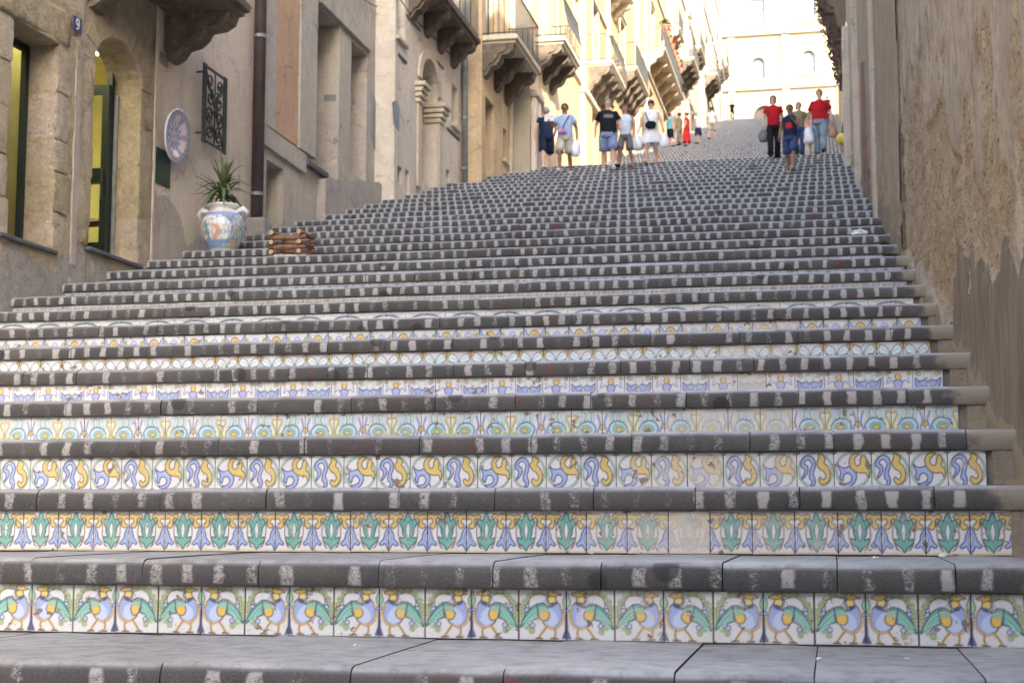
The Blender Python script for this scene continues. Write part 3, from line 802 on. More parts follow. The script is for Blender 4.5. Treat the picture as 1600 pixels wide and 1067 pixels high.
CREAM = weathered('cream_plaster', (0.66, 0.57, 0.46), (0.60, 0.51, 0.40), (0.70, 0.62, 0.52), (0.42, 0.35, 0.27), 0.8, 0.6, 0.95, 0.4, 26, 0.01, 0.1, 5, 0.8)
OCHRE = weathered('ochre_plaster', (0.58, 0.43, 0.25), (0.52, 0.38, 0.22), (0.62, 0.50, 0.34), (0.30, 0.21, 0.12), 0.9, 0.7, 0.95, 0.45, 24, 0.012, 0.3, 6, 0.8)
LEMON = weathered('pale_yellow_plaster', (0.40, 0.30, 0.155), (0.35, 0.26, 0.135), (0.44, 0.355, 0.23), (0.29, 0.22, 0.13), 0.5, 0.6, 0.95, 0.25, 20, 0.008, 0.0, 7)
PALEF = weathered('pale_far_plaster', (0.40, 0.345, 0.255), (0.36, 0.31, 0.225), (0.43, 0.385, 0.30), (0.32, 0.26, 0.19), 0.5, 0.5, 0.95, 0.3, 20, 0.008, 0.0, 11)
DARKST = weathered('dark_stone', (0.20, 0.155, 0.11), (0.14, 0.11, 0.085), (0.27, 0.21, 0.15), (0.06, 0.05, 0.04), 1.8, 0.3, 0.95, 0.8, 22, 0.015, 0.5, 8)  # dark brown stone for corbels, balcony undersides and the wall joint
CHURCHM = weathered('church_limestone', (0.37, 0.315, 0.205), (0.34, 0.285, 0.185), (0.40, 0.345, 0.24), (0.25, 0.20, 0.125), 0.25, 0.35, 0.95, 0.3, 10, 0.01, 0.0, 9)
TRIM = weathered('carved_trim_stone', (0.60, 0.50, 0.36), (0.54, 0.45, 0.33), (0.64, 0.55, 0.42), (0.33, 0.26, 0.18), 1.2, 0.4, 0.95, 0.5, 24, 0.01, 0.3, 10)
ROOFM = weathered('clay_roof', (0.34, 0.19, 0.11), (0.28, 0.17, 0.11), (0.40, 0.26, 0.17), (0.15, 0.10, 0.07), 1.5, 0.2)
IRON = plain('wrought_iron', (0.06, 0.062, 0.058), 0.6, 0.3, 0.4, 25)
GREENMETAL = plain('dark_green_frame', (0.012, 0.024, 0.02), 0.4, 0.0, 0.3, 15, 0.05)
WOODD = plain('dark_brown_wood', (0.07, 0.045, 0.03), 0.65, 0.0, 0.5, 8)
SHUT = plain('grey_blue_shutter', (0.24, 0.27, 0.28), 0.6, 0, 0.3, 8)
WHITEP = plain('white_paint', (0.74, 0.73, 0.70), 0.55, 0, 0.12, 6)
DARKIN = plain('unlit_interior', (0.03, 0.026, 0.022), 0.9, 0, 0.3, 3)
PIPEM = plain('brown_pipe_paint', (0.085, 0.058, 0.056), 0.45, 0.0, 0.35, 4, 0.1)
GREYPIPE = plain('grey_zinc_pipe', (0.26, 0.27, 0.26), 0.5, 0.3, 0.3, 5)
SLATE = plain('grey_sill_stone', (0.11, 0.10, 0.10), 0.6, 0, 0.3, 10)
def glass_mat():
    m, nt, b = new_mat('window_glass')
    b.inputs['Base Color'].default_value = (0.85, 0.9, 0.86, 1)
    b.inputs['Roughness'].default_value = 0.03
    b.inputs['Transmission Weight'].default_value = 1.0
    b.inputs['IOR'].default_value = 1.22
    b.inputs['Specular IOR Level'].default_value = 0.5
    return m
GLASS = glass_mat()
GLASSD = plain('dark_window_pane', (0.055, 0.06, 0.065), 0.12, 0, 0.3, 1.2, 0.03, spec=0.6)
GLASSP = plain('pale_curtained_pane', (0.24, 0.24, 0.27), 0.2, 0, 0.3, 1.6, 0.03, spec=0.5)

# ------------------------------------------------------------------ facade builder (street faces lie on planes of constant x, facing +x on the left side)
def rect(y0, y1, z0, z1): return [(y0, z0), (y1, z0), (y1, z1), (y0, z1)]
def arch(y0, y1, z0, zs, rise=None, n=10):
    rise = (y1 - y0) / 2 if rise is None else rise
    c = (y0 + y1) / 2; r = (y1 - y0) / 2
    return [(y0, z0), (y1, z0)] + [(c + r * math.cos(t), zs + rise * math.sin(t)) for t in np.linspace(0, math.pi, n)]
def in_poly(p, poly):
    r = False
    for (a, b), (c, d) in zip(poly, poly[1:] + poly[:1]):
        if (b > p[1]) != (d > p[1]) and p[0] < (c - a) * (p[1] - b) / (d - b) + a: r = not r
    return r
def pierced(mb, x, outer, holes, depth, side=1, grid=0.0, rough=0.0, seed=0):
    """wall skin on plane x with holes and reveals of the given depth; side=+1 faces +x"""
    vs = []; es = []
    def loop(q, sub):
        pts = []
        for (a, b), (c, d) in zip(q, q[1:] + q[:1]):
            m = max(1, int(math.hypot(c - a, d - b) / sub)) if sub else 1
            pts += [(a + (c - a) * i / m, b + (d - b) * i / m) for i in range(m)]
        s = len(vs)
        vs.extend(pts); es.extend([(s + i, s + (i + 1) % len(pts)) for i in range(len(pts))])
        return pts
    loop(outer, grid)
    hl = [loop(q, grid) for q in holes]
    if grid:
        ys = [p[0] for p in outer]; zs = [p[1] for p in outer]
        y = min(ys) + grid
        while y < max(ys) - grid * 0.5:
            z = min(zs) + grid
            while z < max(zs) - grid * 0.5:
                p = (y + random.uniform(-.3, .3) * grid, z + random.uniform(-.3, .3) * grid)
                if in_poly(p, outer) and not any(in_poly(p, q) for q in holes): vs.append(p)
                z += grid
            y += grid
    V, E_, F, *_ = delaunay_2d_cdt([Vector(p) for p in vs], es, [], 0, 1e-5)
    P = np.array([(q.x, q.y) for q in V])
    dx = (fbm(P[:, 0] * 2.2 + 40, P[:, 1] * 2.2 + 40, seed, 5) - 0.5) * rough * 2 if rough else np.zeros(len(P))
    faces = []
    for t in F:
        c = P[list(t)].mean(0)
        if in_poly(c, outer) and not any(in_poly(c, q) for q in holes): faces.append(tuple(t))
    mb.add([(x + side * dx[i], P[i, 0], P[i, 1]) for i in range(len(P))], faces)
    for q in hl:
        m = len(q)
        a = np.array(q)
        da = (fbm(a[:, 0] * 2.2 + 40, a[:, 1] * 2.2 + 40, seed, 5) - 0.5) * rough * 2 if rough else np.zeros(m)
        v = [(x + side * da[i], q[i][0], q[i][1]) for i in range(m)] + [(x - side * depth, *q[i]) for i in range(m)]
        mb.add(v, [(i, (i + 1) % m, m + (i + 1) % m, m + i) for i in range(m)])
    return mb
def frame_rect(mb, x, y0, y1, z0, z1, w=0.06, t=0.05, mull=0, trans=()):
    mb.box(x, x + t, y0, y0 + w, z0, z1); mb.box(x, x + t, y1 - w, y1, z0, z1)
    mb.box(x, x + t, y0 + w, y1 - w, z0, z0 + w); mb.box(x, x + t, y0 + w, y1 - w, z1 - w, z1)
    for i in range(mull):
        c = y0 + (y1 - y0) * (i + 1) / (mull + 1); mb.box(x, x + t, c - w / 2, c + w / 2, z0 + w, z1 - w)
    for z in trans: mb.box(x + 0.003, x + t - 0.003, y0 + w, y1 - w, z - w / 2, z + w / 2)
    return mb
def corbel_profile(out, h):
    return [(0, 0), (0, -h), (0.06 * out, -h * 1.0), (0.16 * out, -h * 0.9), (0.24 * out, -h * 0.72), (0.40 * out, -h * 0.66), (0.5 * out, -h * 0.52), (0.56 * out, -h * 0.36), (0.76 * out, -h * 0.32), (0.88 * out, -h * 0.2), (0.92 * out, 0)]
def balcony(house, x, y0, y1, z, out, side=1, ncorb=3, ch=0.8, cw=0.22, slabm=None, corbm=None, rail=1.0, belly=0.0, railm=None, skin=None):
    """balcony part: slab with corbels and an iron railing under it"""
    slabm = slabm or TRIM; corbm = corbm or DARKST
    mb = MB()
    mb.rbox(min(x, x + side * out), max(x, x + side * out), y0, y1, z - 0.13, z, 0.02)
    mb.rbox(min(x, x + side * (out - 0.06)), max(x, x + side * (out - 0.06)), y0 + 0.06, y1 - 0.06, z - 0.2, z - 0.132, 0.015)
    b = mb.build('balcony', slabm, house)
    for i in range(ncorb):
        c = y0 + 0.25 + (y1 - y0 - 0.5) * i / max(1, ncorb - 1)
        m2 = MB(); m2.prism(corbel_profile(out * 0.95, ch), lambda u, w, t: (x + side * u, t, z - 0.202 + w), c - cw / 2, c + cw / 2)
        m2.prism([(u * 0.82, w * 0.86) for u, w in corbel_profile(out * 0.95, ch)], lambda u, w, t: (x + side * u, t, z - 0.202 + w), c - cw / 2 - 0.04, c + cw / 2 + 0.04)
        m2.build('corbel', corbm, b)
    if rail:
        m3 = MB()
        def bar(px, py):
            if belly:
                m3.tube([(px, py, z), (px + side * belly * 0.8, py, z + rail * 0.18), (px + side * belly, py, z + rail * 0.35), (px + side * belly * 0.4, py, z + rail * 0.65), (px, py, z + rail)], 0.009, 4)
            else: m3.box(px - 0.008, px + 0.008, py - 0.008, py + 0.008, z, z + rail)
        nb = int((y1 - y0) / 0.13)
        xo = x + side * (out - 0.06)
        for i in range(nb + 1): bar(xo, y0 + 0.06 + (y1 - y0 - 0.12) * i / nb)
        for i in range(1, int(out / 0.13)):
            for yy in (y0 + 0.06, y1 - 0.06):
                px = x + side * 0.13 * i; m3.box(px - 0.008, px + 0.008, yy - 0.008, yy + 0.008, z, z + rail)
        for zz in (z + 0.06, z + rail):
            m3.box(min(x, xo) if zz > z + 0.1 else min(x, xo), max(x, xo), y0 + 0.045, y0 + 0.075, zz - 0.012, zz + 0.012)
            m3.box(min(x, xo), max(x, xo), y1 - 0.075, y1 - 0.045, zz - 0.012, zz + 0.012)
            m3.box(xo - 0.018, xo + 0.018, y0 + 0.08, y1 - 0.08, zz - 0.0125, zz + 0.0125)
        m3.build('railing', railm or IRON, b)
    return b
def window(house, x, y0, y1, z0, z1, depth=0.28, fm=None, pm=None, mull=1, trans=(), sill=True, side=1, surround=None, shutters=None):
    xb = x - side * depth
    w = frame_rect(MB(), xb if side > 0 else xb - 0.05, y0 + 0.002, y1 - 0.002, z0 + 0.002, z1 - 0.002, 0.055, 0.05, mull, trans).build('window', fm or WOODD, house)
    MB().box(xb + 0.015 * side, xb + 0.021 * side, y0 + 0.05, y1 - 0.05, z0 + 0.05, z1 - 0.05).build('pane', pm or GLASSD, w)
    if sill: MB().rbox(min(x - side * 0.1, x + side * 0.07), max(x - side * 0.1, x + side * 0.07), y0 - 0.1, y1 + 0.1, z0 - 0.085, z0 - 0.003, 0.012).build('sill', TRIM, w)
    if surround:
        s = surround; m = MB(); xa, xc = (x + 0.003, x + 0.05) if side > 0 else (x - 0.05, x - 0.003)
        m.rbox(xa, xc, y0 - s, y0 - 0.004, z0, z1 + s, 0.008); m.rbox(xa, xc, y1 + 0.004, y1 + s, z0, z1 + s, 0.008); m.rbox(xa, xc, y0 - 0.003, y1 + 0.003, z1 + 0.004, z1 + s, 0.008)
        m.rbox(xa, xc + 0.08 * side, y0 - s - 0.05, y1 + s + 0.05, z1 + s + 0.003, z1 + s + 0.09, 0.015)
        m.build('surround', TRIM, w)
    if shutters:
        for yy in ((y0 - 0.002, y0 + (y1 - y0) * 0.48), (y0 + (y1 - y0) * 0.52, y1 + 0.002)):
            m = MB(); xx = x - side * 0.12
            m.box(min(xx, xx + 0.035 * side), max(xx, xx + 0.035 * side), yy[0] + 0.01, yy[1] - 0.01, z0 + 0.01, z1 - 0.01)
            nsl = int((z1 - z0) / 0.09)
            for i in range(nsl):
                za = z0 + 0.06 + (z1 - z0 - 0.12) * i / nsl
                m.box(min(xx + 0.036 * side, xx + 0.055 * side), max(xx + 0.036 * side, xx + 0.055 * side), yy[0] + 0.06, yy[1] - 0.06, za, za + 0.055)
            m.build('shutter', shutters, w)
    return w
def door(house, x, y0, y1, z0, z1, depth=0.4, mat=None, side=1, panels=3):
    xb = x - side * depth
    d = MB().box(min(xb, xb - 0.06 * side), max(xb, xb - 0.06 * side), y0, y1, z0, z1).build('door', mat or WOODD, house)
    for l in range(2):
        for i in range(panels):
            a = y0 + (y1 - y0) * (l * 0.5 + 0.06); b = y0 + (y1 - y0) * (l * 0.5 + 0.44)
            za = z0 + (z1 - z0) * (i + 0.1) / panels; zb = z0 + (z1 - z0) * (i + 0.9) / panels
            MB().rbox(min(xb + 0.003 * side, xb + 0.03 * side), max(xb + 0.003 * side, xb + 0.03 * side), a, b, za, zb, 0.01).build('panel', mat or WOODD, d)
    return d
def block(mb, x0, x1, y0, y1, z0, z1, rough=0.008, seed=0, b=0.012, n=5):
    """dressed stone block with worn edges and an uneven face"""
    bm = bmesh.new(); bmesh.ops.create_cube(bm, size=1)
    bmesh.ops.subdivide_edges(bm, edges=bm.edges[:], cuts=n - 1, use_grid_fill=True)
    c = Vector(((x0 + x1) / 2, (y0 + y1) / 2, (z0 + z1) / 2)); s = Vector((x1 - x0, y1 - y0, z1 - z0))
    r = random.Random(seed)
    for q in bm.verts:
        u = q.co * 2
        k = sum(abs(abs(t) - 1) < 1e-4 for t in u)
        sh = 1 - (b / min(s) * (1.1 if k == 2 else 2.2) if k > 1 else 0)
        q.co = Vector([c[i] + q.co[i] * s[i] * (sh if abs(abs(u[i]) - 1) < 1e-4 else 1) + (r.uniform(-rough, rough)) for i in range(3)])
    bm.verts.index_update(); mb.add([q.co[:] for q in bm.verts], [[q.index for q in f.verts] for f in bm.faces]); bm.free(); return mb
def shell(house, x, ya, yb, zb, zt, mat, depth=6.0, side=1, roof=True, holes=(), rev=0.35, front=True, grid=0.0, rough=0.0, seed=0, name='wall', ends=(True, True)):
    """front with holes, end walls, back and a slightly projecting roof"""
    mb = MB()
    if front: pierced(mb, x, rect(ya, yb, zb, zt), list(holes), rev, side, grid, rough, seed)
    xb = x - side * depth
    if ends[0]: mb.add([(x, ya, zb), (xb, ya, zb), (xb, ya, zt), (x, ya, zt)], [(0, 1, 2, 3)])
    if ends[1]: mb.add([(x, yb, zb), (xb, yb, zb), (xb, yb, zt), (x, yb, zt)], [(3, 2, 1, 0)])
    mb.add([(xb, ya, zb), (xb, yb, zb), (xb, yb, zt), (xb, ya, zt)], [(0, 1, 2, 3)])
    w = mb.build(name, mat, house)
    if roof:
        MB().rbox(min(xb, x + side * 0.35), max(xb, x + side * 0.35), ya + 0.01, yb - 0.01, zt + 0.002, zt + 0.22, 0.03).build('roof', ROOFM, house)
    return w

# ------------------------------------------------------------------ left side, first house: stone shop front and plastered bay
XA = -9.5
H1 = thing('stone_house', 'rough sandstone house with shop window and arched glass door at the left edge', 'house', (XA, 8.5, 2.0))
jamb_y = 0.42
win1 = (8.77, 9.80, 3.50, 5.92)
dr = (10.68, 11.98, 3.68, 5.98)           # spring line at 5.98, crown 6.46
upper_h = [rect(8.6, 9.8, 8.4, 10.6), rect(11.2, 12.3, 7.42, 9.8)]
shell(H1, XA, 1.0, 12.41, -1.5, 17.6, SAND, 6.0, 1, True,
      [rect(*win1), arch(dr[0], dr[1], dr[2], dr[3], 0.46, 14), rect(4.2, 5.6, 1.9, 4.4), rect(6.3, 7.5, 2.4, 4.8)] + upper_h, 0.45, True, 0.10, 0.045, 3, ends=(True, False))
# interior of the shop behind the two openings
OLIVE = plain('olive_yellow_wall', (0.50, 0.44, 0.16), 0.8, 0, 0.2, 2)
room = MB()
rx0, rx1, ry0, ry1, rz0, rz1 = XA - 3.9, XA - 0.46, 8.0, 16.0, 3.3, 7.2
room.add([(rx1, ry0, rz0), (rx1, ry1, rz0), (rx0, ry1, rz0), (rx0, ry0, rz0)], [(0, 1, 2, 3)])
room.add([(rx1, ry0, rz1), (rx1, ry1, rz1), (rx0, ry1, rz1), (rx0, ry0, rz1)], [(3, 2, 1, 0)])
room.add([(rx0, ry0, rz0), (rx0, ry1, rz0), (rx0, ry1, rz1), (rx0, ry0, rz1)], [(0, 1, 2, 3)])
room.add([(rx0, ry1, rz0), (rx1, ry1, rz0), (rx1, ry1, rz1), (rx0, ry1, rz1)], [(0, 1, 2, 3)])
room.add([(rx0, ry0, rz0), (rx1, ry0, rz0), (rx1, ry0, rz1), (rx0, ry0, rz1)], [(3, 2, 1, 0)])
room.add([(rx1 - .04, 12.1, rz0), (rx1 - .04, ry1, rz0), (rx1 - .04, ry1, rz1), (rx1 - .04, 12.1, rz1)], [(0, 1, 2, 3)])
room.box(XA - 1.48, XA - 1.4, 8.01, 12.25, 3.31, 7.19)
room.build('shop_room', OLIVE, H1)
LAMP, nt, b_ = new_mat('lit_tube')
b_.inputs['Emission Color'].default_value = (1, 0.92, 0.62, 1); b_.inputs['Emission Strength'].default_value = 14.0
tubes = thing('ceiling_lamp', 'lit fluorescent tubes inside the arched shop door, with more added to brighten the shop', 'lamp', (XA - 1.5, 12.0, 6.0))
for xx, zz, yy in ((XA - 0.95, 6.9, 8.6), (XA - 0.95, 6.9, 10.2), (XA - 0.95, 6.9, 11.4), (XA - 2.4, 5.66, 14.25), (XA - 2.4, 5.12, 14.25), (XA - 1.3, 6.9, 13.2), (XA - 2.9, 7.0, 13.6)):  # two low tubes hang in the doorway; ceiling ones added to brighten the room
    MB().rbox(xx - .3, xx + .3, yy, yy + 0.07, zz, zz + 0.05, 0.01).build('tube', LAMP, tubes)
    MB().rbox(xx - .33, xx + .33, yy - 0.01, yy + 0.08, zz + 0.052, zz + 0.08, 0.006).build('fitting', WHITEP, tubes)
shelf = thing('shop_shelf', 'dark wooden shelf unit seen through the arched shop door', 'shelf', (XA - 1.4, 15.0, 3.3))
for zz in (3.32, 4.1, 4.85): MB().rbox(XA - 3.4, XA - 1.6, 14.85, 15.28, zz, zz + 0.05, 0.008).build('board', WOODD, shelf)
for xx in (XA - 3.45, XA - 1.59): MB().rbox(xx, xx + 0.05, 14.85, 15.28, 3.3, 5.0, 0.008).build('side_panel', WOODD, shelf)
# window frame and pane
xg = XA - 0.43
w = frame_rect(MB(), xg, win1[0] + .01, win1[1] - .01, win1[2] + .01, win1[3] - .01, 0.075, 0.07).build('window', GREENMETAL, H1)
MB().box(xg + 0.02, xg + 0.026, win1[0] + .08, win1[1] - .08, win1[2] + .08, win1[3] - .08).build('pane', GLASS, w)
MB().rbox(XA - 0.40, XA + 0.05, win1[0] - 0.16, win1[1] + 0.06, win1[2] - 0.055, win1[2] - 0.004, 0.012).build('sill', SLATE, w)
# glazed door leaf standing open inwards
dl = MB()
ya, yb, xa, xb = 11.80, 11.87, XA - 1.05, XA - 0.36
dl.box(xa, xa + 0.09, ya, yb, 3.70, 6.02); dl.box(xb - 0.09, xb, ya, yb, 3.70, 6.02)
dl.box(xa + 0.09, xb - 0.09, ya, yb, 3.70, 3.95); dl.box(xa + 0.09, xb - 0.09, ya, yb, 5.90, 6.02); dl.box(xa + 0.09, xb - 0.09, ya, yb, 4.72, 4.92)
dd = dl.build('door', GREENMETAL, H1)
MB().box(xa + 0.09, xb - 0.09, ya + 0.03, ya + 0.036, 3.95, 5.90).build('pane', GLASS, dd)
MB().rbox(xb - 0.06, xb - 0.03, ya - 0.06, ya - 0.03, 4.5, 4.9, 0.008).build('handle', IRON, dd)
MB().box(XA - 0.44, XA - 0.36, 11.89, 11.965, 3.70, 6.3).build('door_frame', GREENMETAL, dd)
MB().box(XA - 0.35, XA - 0.30, 11.94, 11.968, 3.70, 5.9).build('weather_strip', GREYPIPE, dd)
MB().rbox(XA - 0.44, XA + 0.06, dr[0] - 0.08, dr[1] + 0.1, dr[2] - 0.055, dr[2] - 0.003, 0.012).build('threshold', SLATE, dd)
for y0, y1, z0, z1 in ((8.6, 9.8, 8.4, 10.6), (11.2, 12.3, 7.42, 9.8), (4.2, 5.6, 1.9, 4.4), (6.3, 7.5, 2.4, 4.8)): window(H1, XA, y0, y1, z0, z1, 0.4, sill=False)
# dressed blocks round the openings, each stone its own piece
def jamb(y0, y1, zs, seed, x_in=XA - 0.36, proud=0.012):
    for i in range(len(zs) - 1):
        m = MB(); w_ = random.Random(seed + i).uniform(-0.05, 0.05)
        block(m, x_in, XA + proud + random.uniform(-.006, .006), y0, y1 + (w_ if y1 > y0 else 0), zs[i] + 0.006, zs[i + 1] - 0.006, 0.006, seed * 10 + i, 0.009, 7)
        m.build('stone_block', SAND, H1, True).data.set_sharp_from_angle(angle=R(28))
jamb(win1[1] - 0.004, win1[1] + 0.30, [3.47, 3.95, 4.42, 4.80, 5.36, 5.91], 1)
jamb(win1[0] - 0.32, win1[0] + 0.004, [3.40, 3.9, 4.36, 4.9, 5.4, 5.91], 2)
jamb(dr[1] - 0.004, dr[1] + 0.36, [3.62, 4.3, 4.98, 5.5, 5.98], 3)
jamb(dr[0] - 0.24, dr[0] + 0.004, [3.68, 4.05, 4.5, 4.92, 5.4, 5.98], 4)
m = MB(); block(m, XA - 0.36, XA + 0.022, win1[0] - 0.36, win1[1] + 0.32, 5.93, 6.36, 0.008, 50, 0.02, 8); m.build('lintel', SAND, H1, True)
ac, ar = (dr[0] + dr[1]) / 2, (dr[1] - dr[0]) / 2
for i in range(9):                       # voussoirs
    t0, t1 = math.pi * i / 9 + 0.012, math.pi * (i + 1) / 9 - 0.012
    q = []
    for t in np.linspace(t0, t1, 4): q.append((ac + (ar - 0.003) * math.cos(t), dr[3] + 0.457 * math.sin(t)))
    for t in np.linspace(t1, t0, 4): q.append((ac + (ar + 0.3) * math.cos(t), dr[3] + (0.46 + 0.28) * math.sin(t)))
    MB().prism(q, lambda u, w, t: (t, u, w), XA - 0.36, XA + 0.02 + random.uniform(-.005, .005)).build('voussoir', SAND, H1)
# rough grey render below the openings
def plinth(parent, y0, y1, z0a, z1a, mat, x=XA, t=0.02, seed=0, jag=0.05, name='plinth'):
    n = max(4, int((y1 - y0) / 0.07)); mv = 14
    mb = MB()
    ys = np.linspace(y0, y1, n)
    top = np.array([np.interp(y, *z1a) for y in ys]) + (fbm(ys * 5, ys * 0 + seed, seed, 4) - 0.5) * jag * 2
    for i, y in enumerate(ys):
        for j in range(mv):
            z = z0a + (top[i] - z0a) * j / (mv - 1)
            dx = t + 0.012 * (fbm(np.array([y * 6]), np.array([z * 6]), seed + 5, 4)[0] - 0.5)
            mb.v.append((x + (dx if j < mv - 1 else -0.004), y, z))
    for i in range(n - 1):
        for j in range(mv - 1):
            a = i * mv + j; mb.f.append((a, a + mv, a + mv + 1, a + 1))
    return mb.build(name, mat, parent, True)
plinth(H1, 1.2, 10.62, -1.0, ([1.2, 5, 8.6, 8.7, 9.84, 9.86, 10.2, 10.62], [2.0, 2.6, 3.38, 3.44, 3.44, 3.5, 3.56, 3.6]), GREYPL, seed=1)
plinth(H1, 10.64, 12.05, -1.0, ([10.6, 12.05], [3.61, 3.61]), GREYPL, seed=2, jag=0.01)
# conduit and plastered strip beside the door
MB().rbox(XA - 0.01, XA + 0.014, 10.22, 10.36, 3.4, 8.5, 0.004).build('conduit', GREYLT, H1)
balcony(H1, XA, 10.4, 13.1, 7.42, 1.05, 1, 2, 0.62, 0.34, DARKST, DARKST, 1.0)
MB().rbox(XA + 0.003, XA + 0.02, 12.36, 12.43, 3.6, 9.0, 0.006).build('corner_strip', PINKPL, H1)

# second bay, plastered
H1B = thing('plastered_house', 'pinkish plastered house front behind the flower urn and wall plate', 'house', (XA, 14.2, 3.6))
shell(H1B, XA - 0.012, 12.42, 16.02, -1, 17.2, PINKPL, 5.8, 1, True, [rect(13.6, 14.8, 9.6, 11.8)], 0.3, True, 0.3, 0.012, 9, ends=(False, True))
window(H1B, XA - 0.012, 13.6, 14.8, 9.6, 11.8, 0.28)
plinth(H1B, 12.44, 16.0, 2.0, ([12.4, 13.0, 13.6, 14.2, 15, 16.0], [4.85, 4.75, 4.2, 4.65, 4.5, 4.9]), GREYLT, XA - 0.012, 0.012, 5, 0.18, 'damp_render')
MB().rbox(XA - 0.008, XA + 0.012, 12.40, 12.92, 4.86, 5.34, 0.004).build('green_board', plain('dark_green_board', (0.015, 0.04, 0.03), 0.4, 0, 0.2, 8), H1B)
vm = MB()
for i in range(4): vm.rbox(XA - 0.008, XA + 0.012, 12.53 + 0.066 * i, 12.57 + 0.066 * i, 6.50, 6.65, 0.004)
vm.build('vent_grille', GREYPIPE, H1B)

# drainpipe
dp = thing('drainpipe', 'dark brown drainpipe with white joints left of the orange panel', 'pipe', (XA + 0.12, 15.84, 4.9))
MB().tube([(XA + 0.12, 15.84, 5.0), (XA + 0.12, 15.84, 17.0)], 0.095, 16).build('pipe', PIPEM, dp, True)
for zz in (5.35, 7.85, 10.6): MB().tube([(XA + 0.12, 15.84, zz), (XA + 0.12, 15.84, zz + 0.05)], 0.104, 16).build('joint_ring', GREYPIPE, dp)
MB().rbox(XA - 0.03, XA + 0.32, 15.64, 16.02, 4.5, 4.98, 0.03).build('pipe_foot', GREYPL, dp)

# house with two tall portals
H2 = thing('portal_house', 'grey stone house with two tall recessed doorways and an orange panel', 'house', (XA, 19, 5))
p1, p2, bas = (18.80, 20.16, 6.5, 9.42), (20.86, 21.85, 6.85, 9.36), (16.56, 17.32, 4.9, 6.10)
shell(H2, XA - 0.008, 16.04, 22.4, 0, 18.5, STONEGREY, 6, 1, True, [rect(*p1), rect(*p2), rect(*bas), rect(18.7, 20.2, 10.3, 12.6)], 0.55, True, 0.3, 0.012, 12)
xo = XA - 0.008
MB().rbox(xo + .002, xo + 0.03, 16.82, 17.88, 6.62, 11.5, 0.01).build('orange_panel', ORANGE, H2)
MB().rbox(xo + .002, xo + 0.06, 16.28, 16.78, 6.6, 12, 0.012).build('pilaster', STONEGREY, H2)
MB().rbox(xo + .002, xo + 0.055, 17.92, 18.78, 6.6, 12, 0.012).build('pilaster', STONEGREY, H2)
m = MB(); m.prism([(16.3, 6.28), (18.3, 6.24), (18.3, 6.56), (16.3, 6.6)], lambda u, w, t: (t, u, w), xo + .002, xo + 0.05); m.build('string_course', STONEGREY, H2)
MB().rbox(xo + .002, xo + 0.10, 18.28, 19.34, 6.38, 6.48, 0.015).build('ledge', SLATE, H2)
MB().rbox(xo + .002, xo + 0.07, 18.9, 21.95, 9.45, 9.75, 0.012).build('lintel_band', STONEGREY, H2)
door(H2, xo, p1[0], p1[1], p1[2], p1[3], 0.54, WOODD); door(H2, xo, p2[0], p2[1], p2[2], p2[3], 0.54, WOODD)
window(H2, xo, *bas, 0.5, sill=False); window(H2, xo, 18.7, 20.2, 10.3, 12.6, 0.35)
MB().rbox(xo - 0.30, xo - 0.06, 20.155, 20.16 + 0.03, 8.0, 8.14, 0.01).build('meter_box', GREYPIPE, H2)
# bricked slope and step block in front of the portals
m = MB(); m.prism([(18.95, 5.2), (23.3, 5.2), (23.3, 6.85), (22.2, 6.92), (20.75, 6.62), (19.0, 6.3)], lambda u, w, t: (t, u, w), xo + 0.003, xo + 0.16)
m.build('stone_plinth', GREYLT, H2)
m = MB(); m.prism([(22.15, 7.85), (22.4, 7.6), (22.4, 8.6), (22.15, 8.75)], lambda u, w, t: (t, u, w), xo + .003, xo + .02); m.build('blue_patch', SHUT, H2)

# cream house with the arched portal
XC = -9.1
H3 = thing('cream_house', 'cream plastered house with tall arched doorway and carved imposts', 'house', (XC, 25, 6.6))
ad = (24.30, 25.75, 7.4, 9.55)
holes = [arch(ad[0], ad[1], ad[2], ad[3], 0.62, 14), rect(22.55, 23.1, 9.95, 11.6), rect(27.05, 27.62, 9.3, 10.25), rect(22.62, 22.95, 7.0, 7.35), rect(23.2, 23.5, 6.6, 7.4), rect(26.6, 26.9, 7.65, 8.15)]
shell(H3, XC, 22.41, 27.9, 2, 18.8, CREAM, 6, 1, True, holes, 0.5, True, 0.3, 0.014, 15)
m = MB(); m.prism(arch(ad[0], ad[1], ad[2], ad[3], 0.62, 14), lambda u, w, t: (t, u, w), XC - 0.56, XC - 0.5); m.build('door', WOODD, H3)
window(H3, XC, 22.55, 23.1, 9.95, 11.6, 0.3, pm=GLASSP, mull=0); window(H3, XC, 27.05, 27.62, 9.3, 10.25, 0.3, mull=0, pm=GLASSP)
for q in ((22.62, 22.95, 7.0, 7.35), (23.2, 23.5, 6.6, 7.4), (26.6, 26.9, 7.65, 8.15)): window(H3, XC, *q, 0.4, sill=False, mull=0)
for yy, s in ((ad[0], -1), (ad[1], 1)):
    ya, yb = (yy - 0.3, yy - 0.002) if s < 0 else (yy + 0.002, yy + 0.3)
    MB().rbox(XC + .003, XC + 0.05, ya, yb, 7.2, 8.98, 0.012).build('pilaster', TRIM, H3)
    m = MB()
    for i, (o_, z_) in enumerate(((0.07, 0.0), (0.11, 0.1), (0.15, 0.2), (0.2, 0.3))): m.rbox(XC - 0.3, XC + o_ + 0.02, ya - o_ * .6, yb + o_ * .6, 8.98 + z_ * 1.1, 8.98 + z_ * 1.1 + 0.095, 0.015)
    m.build('impost', TRIM, H3)
m = MB()
